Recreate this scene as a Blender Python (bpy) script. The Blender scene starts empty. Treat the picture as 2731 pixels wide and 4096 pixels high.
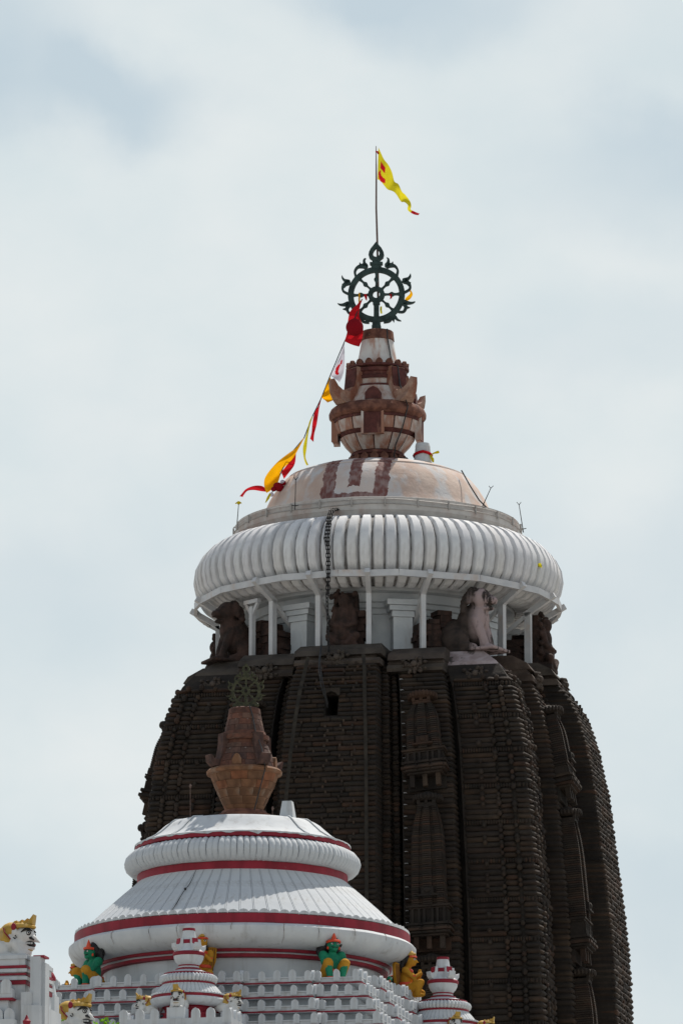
import bpy, math, random
from math import sin, cos, pi, radians
from mathutils import Vector, Matrix, Euler
random.seed(11)

# ------------------------------------------------------------------ camera, sky, sun, exposure
sc = bpy.context.scene
col = sc.collection
PITCH = radians(12.6)
EYE = 1.7
cam_d = bpy.data.cameras.new('camera')
cam = bpy.data.objects.new('camera', cam_d)
col.objects.link(cam)
cam.location = (0, 0, EYE)
cam.rotation_euler = (pi / 2 + PITCH, 0, 0)
cam_d.sensor_fit = 'VERTICAL'
cam_d.sensor_height = 36
cam_d.lens = 200
cam_d.clip_start = 0.5
cam_d.clip_end = 20000
sc.camera = cam
FPX = 200 / 36 * 4096          # focal length in photograph pixels

SUN_EL, SUN_AZ = radians(60), radians(25)      # behind the temple, to the right
world = bpy.data.worlds.new('World')
sc.world = world
world.use_nodes = True


def build_sky():
    nt = world.node_tree
    N, L = nt.nodes, nt.links
    N.clear()
    out = N.new('ShaderNodeOutputWorld')
    bg = N.new('ShaderNodeBackground')
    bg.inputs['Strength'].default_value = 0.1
    sky = N.new('ShaderNodeTexSky')
    sky.sky_type = 'NISHITA'
    sky.sun_disc = False
    sky.sun_elevation = SUN_EL
    sky.sun_rotation = SUN_AZ
    sky.air_density = 1.0
    sky.dust_density = 2.0
    tc = N.new('ShaderNodeTexCoord')
    mp = N.new('ShaderNodeMapping')
    mp.inputs['Scale'].default_value = (1.0, 1.0, 1.5)
    L.new(tc.outputs['Generated'], mp.inputs['Vector'])
    # warp for the soft cloud edges
    wn = N.new('ShaderNodeTexNoise')
    wn.inputs['Scale'].default_value = 24
    wn.inputs['Detail'].default_value = 6
    wn.inputs['Roughness'].default_value = 0.5
    L.new(tc.outputs['Generated'], wn.inputs['Vector'])
    sub = N.new('ShaderNodeVectorMath'); sub.operation = 'SUBTRACT'
    sub.inputs[1].default_value = (0.5, 0.5, 0.5)
    L.new(wn.outputs['Color'], sub.inputs[0])
    scl = N.new('ShaderNodeVectorMath'); scl.operation = 'SCALE'
    scl.inputs['Scale'].default_value = 0.042
    L.new(sub.outputs[0], scl.inputs[0])
    add = N.new('ShaderNodeVectorMath'); add.operation = 'ADD'
    L.new(tc.outputs['Generated'], add.inputs[0])
    L.new(scl.outputs[0], add.inputs[1])
    # thin gaps between the clouds: broad noise over the whole sky
    n1 = N.new('ShaderNodeTexNoise')
    n1.inputs['Scale'].default_value = 9
    n1.inputs['Detail'].default_value = 5
    n1.inputs['Roughness'].default_value = 0.48
    L.new(mp.outputs[0], n1.inputs['Vector'])
    g1 = N.new('ShaderNodeMapRange'); g1.interpolation_type = 'SMOOTHSTEP'
    g1.inputs['From Min'].default_value = 0.44
    g1.inputs['From Max'].default_value = 0.66
    g1.inputs['To Max'].default_value = 0.22
    L.new(n1.outputs['Fac'], g1.inputs['Value'])
    gap = g1.outputs[0]
    # the larger gaps that the picture shows, as places on the sky dome
    st = N.new('ShaderNodeVectorMath'); st.operation = 'MULTIPLY'; st.inputs[1].default_value = (1, 1, 2.3)
    L.new(add.outputs[0], st.inputs[0])
    for az, el, rad, amt in [(-3.2, 16.95, 1.35, 0.66), (-2.1, 16.85, 0.95, 0.48), (-3.4, 17.8, 0.9, 0.35), (0.95, 17.6, 1.15, 0.65), (0.1, 17.9, .8, .4),
                             (2.8, 15.9, 1.3, 0.4), (3.4, 16.3, 0.9, 0.35), (2.9, 14.4, 1.3, 0.22), (3.2, 12.2, 1.5, 0.34), (-3.0, 11.6, 1.5, 0.28), (-3.3, 9.0, 1.5, 0.34), (3.4, 8.6, 1.4, 0.4), (1.8, 14.0, 1.0, .15),
                             (-5.2, 17.2, 1.5, 0.7), (0.0, 20.0, 1.5, 0.5), (5.5, 14.6, 1.8, 0.5), (-6.0, 12.4, 1.8, 0.4), (7.0, 18.0, 2.0, 0.7), (-8.0, 17.0, 2.0, 0.7)]:
        a, e = radians(az), radians(el)
        d = (cos(e) * sin(a), cos(e) * cos(a), sin(e) * 2.3)
        ds = N.new('ShaderNodeVectorMath'); ds.operation = 'DISTANCE'
        ds.inputs[1].default_value = d
        L.new(st.outputs[0], ds.inputs[0])
        mr = N.new('ShaderNodeMapRange'); mr.interpolation_type = 'SMOOTHERSTEP'
        mr.inputs['From Min'].default_value = radians(rad) * 1.75
        mr.inputs['From Max'].default_value = 0.0
        mr.inputs['To Max'].default_value = amt
        L.new(ds.outputs['Value'], mr.inputs['Value'])
        mx = N.new('ShaderNodeMath'); mx.operation = 'ADD'
        L.new(gap, mx.inputs[0]); L.new(mr.outputs[0], mx.inputs[1])
        gap = mx.outputs[0]
    cl = N.new('ShaderNodeMath'); cl.operation = 'MINIMUM'; cl.inputs[1].default_value = 0.9
    L.new(gap, cl.inputs[0])
    # cloud and thin-cloud colours (radiance before the 0.1 strength)
    n2 = N.new('ShaderNodeTexNoise')
    n2.inputs['Scale'].default_value = 30
    n2.inputs['Detail'].default_value = 6
    n2.inputs['Roughness'].default_value = 0.5
    L.new(mp.outputs[0], n2.inputs['Vector'])
    cr = N.new('ShaderNodeValToRGB')
    cr.color_ramp.elements[0].position = 0.3
    cr.color_ramp.elements[0].color = (0.685, 0.765, 0.79, 1)
    cr.color_ramp.elements[1].position = 0.7
    cr.color_ramp.elements[1].color = (0.775, 0.822, 0.83, 1)
    L.new(n2.outputs['Fac'], cr.inputs['Fac'])
    cm = N.new('ShaderNodeVectorMath'); cm.operation = 'SCALE'; cm.inputs['Scale'].default_value = 10
    L.new(cr.outputs['Color'], cm.inputs[0])
    # blue of the gaps: the clear sky seen through the remaining veil
    veil = N.new('ShaderNodeMix'); veil.data_type = 'RGBA'
    veil.inputs['Factor'].default_value = 0.86
    L.new(sky.outputs[0], veil.inputs['A'])
    veil.inputs['B'].default_value = (5.5, 6.55, 7.1, 1)
    mix = N.new('ShaderNodeMix'); mix.data_type = 'RGBA'
    L.new(cl.outputs[0], mix.inputs['Factor'])
    L.new(cm.outputs[0], mix.inputs['A'])
    L.new(veil.outputs['Result'], mix.inputs['B'])
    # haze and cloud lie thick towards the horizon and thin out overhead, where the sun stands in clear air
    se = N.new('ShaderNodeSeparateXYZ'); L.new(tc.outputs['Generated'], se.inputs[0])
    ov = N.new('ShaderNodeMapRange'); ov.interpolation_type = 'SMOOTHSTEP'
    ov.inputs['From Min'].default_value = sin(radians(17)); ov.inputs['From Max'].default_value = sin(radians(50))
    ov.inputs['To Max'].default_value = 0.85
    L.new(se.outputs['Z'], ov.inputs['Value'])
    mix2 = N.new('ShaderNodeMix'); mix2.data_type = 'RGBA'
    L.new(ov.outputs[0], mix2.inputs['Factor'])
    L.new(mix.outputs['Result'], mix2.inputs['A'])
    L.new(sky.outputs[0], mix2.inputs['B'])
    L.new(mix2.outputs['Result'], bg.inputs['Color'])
    L.new(bg.outputs[0], out.inputs['Surface'])


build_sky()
sun_d = bpy.data.lights.new('sun', 'SUN')
sun_d.energy = 5.0
sun_d.angle = radians(0.6)
sun_d.color = (1.0, 0.93, 0.84)
sun = bpy.data.objects.new('sun', sun_d)
col.objects.link(sun)
sun.location = (60, 300, 200)
sd = Vector((cos(SUN_EL) * sin(SUN_AZ), cos(SUN_EL) * cos(SUN_AZ), sin(SUN_EL)))
sun.rotation_euler = sd.to_track_quat('Z', 'Y').to_euler()
vs = sc.view_settings
vs.view_transform = 'Standard'
vs.look = 'None'
vs.gamma = 1.0
vs.use_curve_mapping = False
vs.exposure = 0.0
sc.cycles.use_denoising = True
sc.cycles.max_bounces = 6


# ------------------------------------------------------------------ helpers
def P(px, py, Y):
    """World point at depth Y that the photograph shows at pixel px, py."""
    c, s = cos(PITCH), sin(PITCH)
    k = (2048 - py) / FPX
    dz = Y * (k * c + s) / (c - k * s)
    return Vector(((px - 1365.5) / FPX * (Y * c + dz * s), Y, dz + EYE))


class MB:
    def __init__(self):
        self.v, self.f, self.m, self.t = [], [], [], []
        self.tint = 0.0

    def add(self, vs, fs, mi=0):
        b = len(self.v)
        self.v += [tuple(p) for p in vs]
        self.t += [self.tint] * len(vs)
        self.f += [tuple(b + i for i in f) for f in fs]
        self.m += [mi] * len(fs)

    def box(self, c, s, rz=0.0, mi=0, top=1.0, M=None):
        """box centred at c with size s; top scales the upper face."""
        vs = []
        for z in (-.5, .5):
            k = top if z > 0 else 1
            for x, y in ((-.5, -.5), (.5, -.5), (.5, .5), (-.5, .5)):
                X, Y = x * s[0] * k, y * s[1] * k
                q = Vector((X * cos(rz) - Y * sin(rz), X * sin(rz) + Y * cos(rz), z * s[2]))
                if M is not None:
                    q = M @ q
                vs.append(q + Vector(c))
        self.add(vs, [(3, 2, 1, 0), (4, 5, 6, 7), (0, 1, 5, 4), (1, 2, 6, 5), (2, 3, 7, 6), (3, 0, 4, 7)], mi)

    def bar(self, a, b, w, h=None, up=(0, 0, 1), mi=0):
        """square bar from a to b."""
        a, b = Vector(a), Vector(b)
        h = h or w
        d = (b - a).normalized()
        x = d.cross(Vector(up))
        if x.length < 1e-4:
            x = Vector((1, 0, 0))
        x.normalize()
        y = x.cross(d)
        vs = []
        for p in (a, b):
            for i, j in ((-1, -1), (1, -1), (1, 1), (-1, 1)):
                vs.append(p + x * (i * w / 2) + y * (j * h / 2))
        self.add(vs, [(3, 2, 1, 0), (4, 5, 6, 7), (0, 1, 5, 4), (1, 2, 6, 5), (2, 3, 7, 6), (3, 0, 4, 7)], mi)

    def lathe(self, prof, n=48, a0=0.0, a1=2 * pi, mi=None, cap=True, c=(0, 0, 0)):
        """prof: (r, z) or (r, z, material) from bottom to top; angle 0 faces -Y."""
        full = abs(a1 - a0 - 2 * pi) < 1e-6
        k = n if full else n + 1
        vs = []
        for p in prof:
            for i in range(k):
                a = a0 + (a1 - a0) * i / n
                vs.append((c[0] + p[0] * sin(a), c[1] - p[0] * cos(a), c[2] + p[1]))
        b = len(self.v)
        self.add(vs, [])
        for j in range(len(prof) - 1):
            mm = prof[j][2] if len(prof[j]) > 2 else (mi or 0)
            for i in range(n):
                i2 = (i + 1) % k
                self.f.append((b + j * k + i, b + j * k + i2, b + (j + 1) * k + i2, b + (j + 1) * k + i))
                self.m.append(mm)
        if cap and full:
            self.f.append(tuple(b + i for i in reversed(range(k)))); self.m.append(prof[0][2] if len(prof[0]) > 2 else (mi or 0))
            t = b + (len(prof) - 1) * k
            self.f.append(tuple(t + i for i in range(k))); self.m.append(prof[-1][2] if len(prof[-1]) > 2 else (mi or 0))

    def tube(self, path, r, n=6, mi=0, closed=False):
        path = [Vector(p) for p in path]
        N = len(path)
        rs = r if isinstance(r, (list, tuple)) else [r] * N
        b = len(self.v)
        vs = []
        for i in range(N):
            if closed:
                d = path[(i + 1) % N] - path[i - 1]
            else:
                d = path[min(i + 1, N - 1)] - path[max(i - 1, 0)]
            d.normalize()
            x = d.cross(Vector((0, 0, 1)))
            if x.length < 0.05:
                x = d.cross(Vector((0, 1, 0)))
            x.normalize()
            y = x.cross(d)
            for j in range(n):
                a = 2 * pi * j / n
                vs.append(path[i] + (x * cos(a) + y * sin(a)) * rs[i])
        fs = []
        for i in range(N if closed else N - 1):
            i2 = (i + 1) % N
            for j in range(n):
                j2 = (j + 1) % n
                fs.append((i * n + j, i2 * n + j, i2 * n + j2, i * n + j2))
        if not closed:
            fs.append(tuple(range(n)))
            fs.append(tuple((N - 1) * n + j for j in reversed(range(n))))
        self.add(vs, fs, mi)

    def ell(self, c, r, M=None, nu=14, nv=9, mi=0):
        c = Vector(c)
        if not isinstance(r, (tuple, list)):
            r = (r, r, r)
        vs = []
        for j in range(nv + 1):
            t = pi * j / nv
            for i in range(nu):
                a = 2 * pi * i / nu
                q = Vector((r[0] * sin(t) * cos(a), r[1] * sin(t) * sin(a), -r[2] * cos(t)))
                vs.append(c + (M @ q if M is not None else q))
        fs = []
        for j in range(nv):
            for i in range(nu):
                i2 = (i + 1) % nu
                q = (j * nu + i, j * nu + i2, (j + 1) * nu + i2, (j + 1) * nu + i)
                if j == 0:
                    q = (nu * 0 + i, (j + 1) * nu + i2, (j + 1) * nu + i)
                elif j == nv - 1:
                    q = (j * nu + i, j * nu + i2, (j + 1) * nu + i)
                fs.append(q)
        self.add(vs, fs, mi)

    def cap(self, a, b, ra, rb, n=10, mi=0):
        """tapered capsule."""
        a, b = Vector(a), Vector(b)
        d = (b - a).normalized()
        pts, rs = [], []
        for k in range(4):
            t = pi / 2 * k / 4
            pts.append(a - d * (ra * cos(t))); rs.append(max(ra * sin(t), 1e-3))
        for k in range(5):
            pts.append(a.lerp(b, k / 4)); rs.append(ra + (rb - ra) * k / 4)
        for k in range(1, 5):
            t = pi / 2 * k / 4
            pts.append(b + d * (rb * sin(t))); rs.append(max(rb * cos(t), 1e-3))
        self.tube(pts, rs, n, mi)

    def prism(self, poly, h0, h1, M=None, mi=0, holes=None):
        """extrude 2-D polygon (x, z) along y from h0 to h1."""
        n = len(poly)
        vs = [Vector((p[0], h0, p[1])) for p in poly] + [Vector((p[0], h1, p[1])) for p in poly]
        if M is not None:
            vs = [M @ q for q in vs]
        fs = [tuple(range(n)), tuple(reversed(range(n, 2 * n)))]
        for i in range(n):
            j = (i + 1) % n
            fs.append((j, i, n + i, n + j))
        self.add(vs, fs, mi)

    def loft(self, polys, mi=0):
        """polys: list of (list of (x, y), z) with equal counts."""
        n = len(polys[0][0])
        vs = [(p[0], p[1], z) for poly, z in polys for p in poly]
        fs = [tuple(reversed(range(n)))]
        for j in range(len(polys) - 1):
            for i in range(n):
                k = (i + 1) % n
                fs.append((j * n + i, j * n + k, (j + 1) * n + k, (j + 1) * n + i))
        t = (len(polys) - 1) * n
        fs.append(tuple(t + i for i in range(n)))
        self.add(vs, fs, mi)

    def mesh(self, name, mats, smooth=True, angle=38):
        me = bpy.data.meshes.new(name)
        me.from_pydata(self.v, [], self.f)
        for m in (mats if isinstance(mats, (list, tuple)) else [mats]):
            me.materials.append(m)
        if any(self.m):
            me.polygons.foreach_set('material_index', self.m)
        if any(self.t):
            at = me.attributes.new('tint', 'FLOAT', 'POINT')
            at.data.foreach_set('value', self.t)
        if smooth:
            me.polygons.foreach_set('use_smooth', [True] * len(me.polygons))
            me.update()
            me.set_sharp_from_angle(angle=radians(angle))
        me.update()
        return me


def tag(o, label=None, cat=None, group=None, kind=None):
    if label: o['label'] = label
    if cat: o['category'] = cat
    if group: o['group'] = group
    if kind: o['kind'] = kind
    return o


def put(name, me, parent=None, loc=(0, 0, 0), rot=(0, 0, 0), scale=(1, 1, 1)):
    o = bpy.data.objects.new(name, me)
    col.objects.link(o)
    o.location = loc
    o.rotation_euler = rot
    o.scale = scale if isinstance(scale, (tuple, list)) else (scale,) * 3
    if parent is not None:
        o.parent = parent
    return o


def build(mb, name, mats, parent=None, loc=(0, 0, 0), rot=(0, 0, 0), smooth=True, angle=38):
    return put(name, mb.mesh(name, mats, smooth, angle), parent, loc, rot)


def thing(name, label, cat, loc=(0, 0, 0), rz=0.0, group=None, scale=1.0):
    o = put(name, None, None, loc, (0, 0, rz), scale)
    return tag(o, label, cat, group)


def copy_tree(o, parent=None):
    c = o.copy()
    col.objects.link(c)
    c.parent = parent
    for ch in o.children:
        copy_tree(ch, c)
    return c


def blob_mesh(name, mb, mats, voxel=0.05, smooth=4):
    """one continuous surface grown round overlapping forms."""
    me = mb.mesh(name, mats, smooth=False)
    o = put(name, me)
    m = o.modifiers.new('r', 'REMESH'); m.mode = 'VOXEL'; m.voxel_size = voxel; m.use_smooth_shade = True
    if smooth:
        s = o.modifiers.new('s', 'SMOOTH'); s.iterations = smooth; s.factor = 0.5
    bpy.context.view_layer.update()
    dg = bpy.context.evaluated_depsgraph_get()
    r = bpy.data.meshes.new_from_object(o.evaluated_get(dg))
    bpy.data.objects.remove(o)
    r.name = name
    if len(r.materials) == 0:
        for q in (mats if isinstance(mats, (list, tuple)) else [mats]):
            r.materials.append(q)
    r.polygons.foreach_set('use_smooth', [True] * len(r.polygons))
    return r


def radial(a, r, z):
    """location r out from the axis at angle a (degrees, 0 = local front, + to the right), and the rotation."""
    a = radians(a)
    return (r * sin(a), -r * cos(a), z), (0, 0, a)


def interp(tab, x):
    if x <= tab[0][0]: return tab[0][1]
    for (x0, y0), (x1, y1) in zip(tab, tab[1:]):
        if x <= x1:
            return y0 + (y1 - y0) * (x - x0) / (x1 - x0)
    return tab[-1][1]


def rot2(p, k):
    for _ in range(k % 4):
        p = (-p[1], p[0])
    return p


# ------------------------------------------------------------------ materials
def material(name, c1, c2, scale=3.0, stretch=(1, 1, 1), rough=0.85, bump=0.0, bscale=12.0, bdist=0.03,
             stain=None, stain_amt=0.5, stain_scale=1.5, stain_stretch=(1, 1, 0.25), stain_lo=0.52, stain_hi=0.68,
             speck=None, speck_lo=0.66, speck_scale=9.0, tints=None, coord='Object', metallic=0.0, spec=0.3, detail=5):
    m = bpy.data.materials.new(name)
    m.use_nodes = True
    nt = m.node_tree
    N, L = nt.nodes, nt.links
    bs = N['Principled BSDF']
    bs.inputs['Roughness'].default_value = rough
    bs.inputs['Metallic'].default_value = metallic
    bs.inputs['Specular IOR Level'].default_value = spec
    tc = N.new('ShaderNodeTexCoord')

    def noise(sc_, st, det=detail, ro=0.55):
        mp = N.new('ShaderNodeMapping'); mp.inputs['Scale'].default_value = st
        L.new(tc.outputs[coord], mp.inputs['Vector'])
        n = N.new('ShaderNodeTexNoise')
        n.inputs['Scale'].default_value = sc_
        n.inputs['Detail'].default_value = det
        n.inputs['Roughness'].default_value = ro
        L.new(mp.outputs[0], n.inputs['Vector'])
        return n

    def mapr(v, lo, hi, to=1.0):
        r = N.new('ShaderNodeMapRange'); r.interpolation_type = 'SMOOTHSTEP'
        r.inputs['From Min'].default_value = lo; r.inputs['From Max'].default_value = hi
        r.inputs['To Max'].default_value = to
        L.new(v, r.inputs['Value'])
        return r.outputs[0]

    def mixc(f, a, b):
        x = N.new('ShaderNodeMix'); x.data_type = 'RGBA'
        if isinstance(f, float): x.inputs['Factor'].default_value = f
        else: L.new(f, x.inputs['Factor'])
        for k, q in (('A', a), ('B', b)):
            if isinstance(q, (tuple, list)): x.inputs[k].default_value = (*q[:3], 1)
            else: L.new(q, x.inputs[k])
        return x.outputs['Result']

    n = noise(scale, stretch)
    c = mixc(mapr(n.outputs['Fac'], 0.32, 0.68), c1, c2)
    if tints:
        oi = N.new('ShaderNodeObjectInfo')
        at = N.new('ShaderNodeAttribute'); at.attribute_name = 'tint'
        ad = N.new('ShaderNodeMath'); ad.operation = 'ADD'
        L.new(oi.outputs['Random'], ad.inputs[0]); L.new(at.outputs['Fac'], ad.inputs[1])
        fr = N.new('ShaderNodeMath'); fr.operation = 'FRACT'
        L.new(ad.outputs[0], fr.inputs[0])
        cr = N.new('ShaderNodeValToRGB')
        cr.color_ramp.interpolation = 'CONSTANT'
        el = cr.color_ramp.elements
        el[0].position = 0; el[0].color = (*tints[0], 1)
        el[1].position = 1 / len(tints); el[1].color = (*tints[1], 1)
        for i in range(2, len(tints)):
            e = el.new(i / len(tints)); e.color = (*tints[i], 1)
        L.new(fr.outputs[0], cr.inputs['Fac'])
        mu = N.new('ShaderNodeMix'); mu.data_type = 'RGBA'; mu.blend_type = 'MULTIPLY'
        mu.inputs['Factor'].default_value = 1
        L.new(c, mu.inputs['A']); L.new(cr.outputs[0], mu.inputs['B'])
        c = mu.outputs['Result']
    if stain:
        ns = noise(stain_scale, stain_stretch, 6, 0.6)
        c = mixc(mapr(ns.outputs['Fac'], stain_lo, stain_hi, stain_amt), c, stain)
    if speck:
        np_ = noise(speck_scale, (1, 1, 0.6), 4, 0.6)
        c = mixc(mapr(np_.outputs['Fac'], speck_lo, speck_lo + 0.08, 0.8), c, speck)
    L.new(c, bs.inputs['Base Color'])
    if bump:
        nb = noise(bscale, (1, 1, 1), 6, 0.6)
        b = N.new('ShaderNodeBump'); b.inputs['Strength'].default_value = bump; b.inputs['Distance'].default_value = bdist
        L.new(nb.outputs['Fac'], b.inputs['Height'])
        L.new(b.outputs[0], bs.inputs['Normal'])
    m['_c'] = 0
    return m


STONE_T = [(1, 1, 1), (0.8, 0.8, 0.82), (1.15, 1.05, 1.0), (1.5, 1.1, 0.9), (1.0, 0.9, 0.85), (0.9, 0.95, 0.95), (1.4, 1.2, 1.0), (0.7, 0.72, 0.72), (1.0, 0.95, 0.9), (1.3, 1.2, 1.05), (0.85, 0.75, 0.7)]
M_stone = material('dark_sandstone', (0.0145, 0.011, 0.0085), (0.034, 0.0245, 0.018), 1.3, bump=0.5, bscale=9, bdist=0.05, tints=STONE_T,
                   speck=(0.085, 0.075, 0.066), speck_lo=0.71, speck_scale=7.0, stain=(0.056, 0.041, 0.030), stain_amt=0.7, stain_scale=0.4, stain_stretch=(1, 1, .5), stain_lo=0.50, stain_hi=0.72)
M_core = material('untinted_dark_sandstone', (0.014, 0.011, 0.009), (0.026, 0.020, 0.015), 1.3, bump=0.5, bscale=9, bdist=0.05)  # plain darker stone without the per-block tints
M_stone_b = material('figure_sandstone', (0.017, 0.011, 0.009), (0.055, 0.030, 0.023), 2.2, bump=0.9, bscale=14, bdist=0.05,
                     speck=(0.15, 0.12, 0.105), speck_lo=0.70, speck_scale=6.0)
M_lion = material('whitewashed_stone', (0.022, 0.017, 0.015), (0.05, 0.036, 0.03), 3, bump=0.5, bscale=14, bdist=0.04,
                  stain=(0.33, 0.255, 0.25), stain_amt=0.9, stain_scale=3.2, stain_stretch=(1, 1, 0.22), stain_lo=0.42, stain_hi=0.52)
M_cap = material('weathered_slab', (0.034, 0.026, 0.021), (0.078, 0.060, 0.048), 1.2, bump=0.5, bscale=8, bdist=0.04, tints=STONE_T[:3] + STONE_T[4:6],
                 speck=(0.15, 0.14, 0.125), speck_lo=0.71, speck_scale=8)
M_pink = material('pink_stained_slab', (0.24, 0.185, 0.18), (0.36, 0.30, 0.30), 2.5, bump=0.3, stain=(0.06, 0.05, 0.045), stain_amt=0.95, stain_scale=1.6, stain_stretch=(1, 1, .5), stain_lo=0.52, stain_hi=0.6)
M_lime = material('grey_limewash', (0.53, 0.54, 0.55), (0.62, 0.63, 0.635), 1.6, stretch=(1, 1, .5), bump=0.25, bscale=5, bdist=0.03,
                  stain=(0.25, 0.235, 0.22), stain_amt=0.5, stain_scale=1.1, stain_stretch=(2, 2, 0.35), stain_lo=0.5, stain_hi=0.75,
                  speck=(0.26, 0.17, 0.145), speck_lo=0.70, speck_scale=2.2,
                  tints=[(1, 1, 1), (.92, .92, .93), (1.05, 1.05, 1.05), (.97, .95, .93), (1.0, .99, 1.0)])
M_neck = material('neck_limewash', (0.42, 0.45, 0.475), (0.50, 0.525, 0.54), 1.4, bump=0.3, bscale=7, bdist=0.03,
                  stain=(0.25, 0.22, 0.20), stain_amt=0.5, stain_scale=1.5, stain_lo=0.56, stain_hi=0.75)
M_white = material('blue_tinted_limewash', (0.455, 0.482, 0.505), (0.525, 0.55, 0.565), 1.2, bump=0.15, bscale=6, bdist=0.02,
                   stain=(0.27, 0.26, 0.245), stain_amt=0.6, stain_scale=1.0, stain_stretch=(2.8, 2.8, 0.25), stain_lo=0.50, stain_hi=0.74,
                   speck=(0.17, 0.16, 0.15), speck_lo=0.69, speck_scale=2.8)
M_steel = material('white_steel', (0.42, 0.43, 0.445), (0.49, 0.495, 0.50), 2.0, rough=0.5, stain=(0.42, 0.29, 0.20), stain_amt=0.55, stain_scale=1.4, stain_stretch=(1, 1, 0.6), stain_lo=0.55, stain_hi=0.75)
M_red = material('red_paint', (0.18, 0.007, 0.018), (0.26, 0.013, 0.029), 2.0, rough=0.6, stretch=(1, 1, .4), speck=(0.36, 0.2, 0.2), speck_lo=0.69, speck_scale=6, bump=0.15)
M_maroon = material('maroon_ochre', (0.055, 0.016, 0.014), (0.10, 0.030, 0.025), 3.0, rough=0.8, stain=(0.27, 0.13, 0.09), stain_amt=0.6, stain_scale=3, stain_lo=.55, stain_hi=.75, bump=0.3)
M_rust = material('rusty_plaster', (0.40, 0.34, 0.31), (0.48, 0.455, 0.43), 2.0, bump=0.35, bscale=8, bdist=0.03,
                  stain=(0.27, 0.11, 0.062), stain_amt=0.88, stain_scale=1.5, stain_stretch=(1, 1, .4), stain_lo=0.40, stain_hi=0.62)
M_rustdark = material('dark_rust_stone', (0.072, 0.027, 0.019), (0.19, 0.082, 0.053), 3.0, bump=0.5, bscale=8, bdist=0.05, speck=(0.36, 0.3, 0.26), speck_lo=.68, speck_scale=4)
M_brown = material('brown_block', (0.06, 0.034, 0.027), (0.115, 0.062, 0.046), 4.0, bump=0.4, bscale=12, bdist=0.02,
                   tints=[(1, 1, 1), (1.2, .95, .85), (.8, .8, .85), (1.1, 1.1, 1.05), (.9, .75, .7)], speck=(0.22, 0.19, 0.17), speck_lo=0.69, speck_scale=6)
M_ochre = material('ochre_block', (0.105, 0.052, 0.027), (0.18, 0.09, 0.048), 3.0, bump=0.35, bscale=10, bdist=0.02,
                   tints=[(1, 1, 1), (1.15, .9, .8), (.85, .85, .85), (1.1, 1.05, 1)], stain=(0.26, 0.22, 0.17), stain_amt=.5, stain_scale=1.5, stain_lo=.55, stain_hi=.7)
M_patina = material('green_bronze', (0.014, 0.027, 0.026), (0.032, 0.058, 0.054), 4.0, rough=0.6, metallic=0.2, speck=(0.10, 0.06, 0.04), speck_lo=0.72, speck_scale=4)
M_gilt = material('dull_gilt_bronze', (0.022, 0.025, 0.012), (0.062, 0.06, 0.03), 6.0, rough=0.6, metallic=0.2)
M_pole = material('brown_pole', (0.09, 0.055, 0.045), (0.15, 0.10, 0.085), 4.0, rough=0.7)
M_iron = material('black_iron', (0.010, 0.010, 0.011), (0.03, 0.028, 0.028), 6.0, rough=0.65)
M_cable = material('dark_cable', (0.02, 0.022, 0.024), (0.035, 0.037, 0.04), 6.0, rough=0.6)
M_conduit = material('grey_conduit', (0.30, 0.28, 0.26), (0.38, 0.36, 0.34), 6.0, rough=0.6)
M_rung = material('bright_steel', (0.35, 0.35, 0.35), (0.5, 0.5, 0.5), 6.0, rough=0.35)
M_yellow = material('yellow_paint', (0.36, 0.215, 0.03), (0.46, 0.29, 0.055), 5.0, rough=0.55, stain=(0.40, 0.30, 0.16), stain_amt=.5, stain_scale=4)
M_orange = material('orange_paint', (0.38, 0.18, 0.018), (0.47, 0.235, 0.03), 4.0, rough=0.9, spec=.1, stain=(0.30, 0.16, 0.03), stain_amt=.5, stain_scale=5)
M_green = material('green_paint', (0.004, 0.14, 0.07), (0.008, 0.20, 0.105), 4.0, rough=0.7, stain=(0.01, 0.07, 0.05), stain_amt=.6, stain_scale=5)
M_black = material('black_paint', (0.008, 0.008, 0.009), (0.02, 0.02, 0.02), 6.0, rough=0.5, bump=.5, bscale=30, bdist=.03)
M_vermil = material('vermilion_paint', (0.50, 0.045, 0.015), (0.62, 0.08, 0.03), 4.0, rough=0.5)
M_eye = material('eye_white', (0.50, 0.50, 0.485), (0.56, 0.56, 0.545), 4.0, rough=0.4)
M_leaf = material('young_leaf', (0.06, 0.14, 0.015), (0.11, 0.21, 0.03), 5.0, rough=0.6)
M_ground = material('paved_ground', (0.24, 0.225, 0.20), (0.34, 0.32, 0.29), 0.05, rough=0.95)


def cloth_mat(name, c, tr=0.5):
    m = bpy.data.materials.new(name)
    m.use_nodes = True
    N, L = m.node_tree.nodes, m.node_tree.links
    bs = N['Principled BSDF']
    bs.inputs['Roughness'].default_value = 0.9
    bs.inputs['Specular IOR Level'].default_value = 0.1
    tc = N.new('ShaderNodeTexCoord')
    n = N.new('ShaderNodeTexNoise'); n.inputs['Scale'].default_value = 3; n.inputs['Detail'].default_value = 3
    L.new(tc.outputs['Object'], n.inputs['Vector'])
    x = N.new('ShaderNodeMix'); x.data_type = 'RGBA'
    L.new(n.outputs['Fac'], x.inputs['Factor'])
    x.inputs['A'].default_value = (*[q * 0.8 for q in c], 1)
    x.inputs['B'].default_value = (*[min(1, q * 1.15) for q in c], 1)
    L.new(x.outputs['Result'], bs.inputs['Base Color'])
    t = N.new('ShaderNodeBsdfTranslucent')
    L.new(x.outputs['Result'], t.inputs['Color'])
    s = N.new('ShaderNodeMixShader'); s.inputs[0].default_value = tr
    L.new(bs.outputs[0], s.inputs[1]); L.new(t.outputs[0], s.inputs[2])
    L.new(s.outputs[0], N['Material Output'].inputs['Surface'])
    return m


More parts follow.
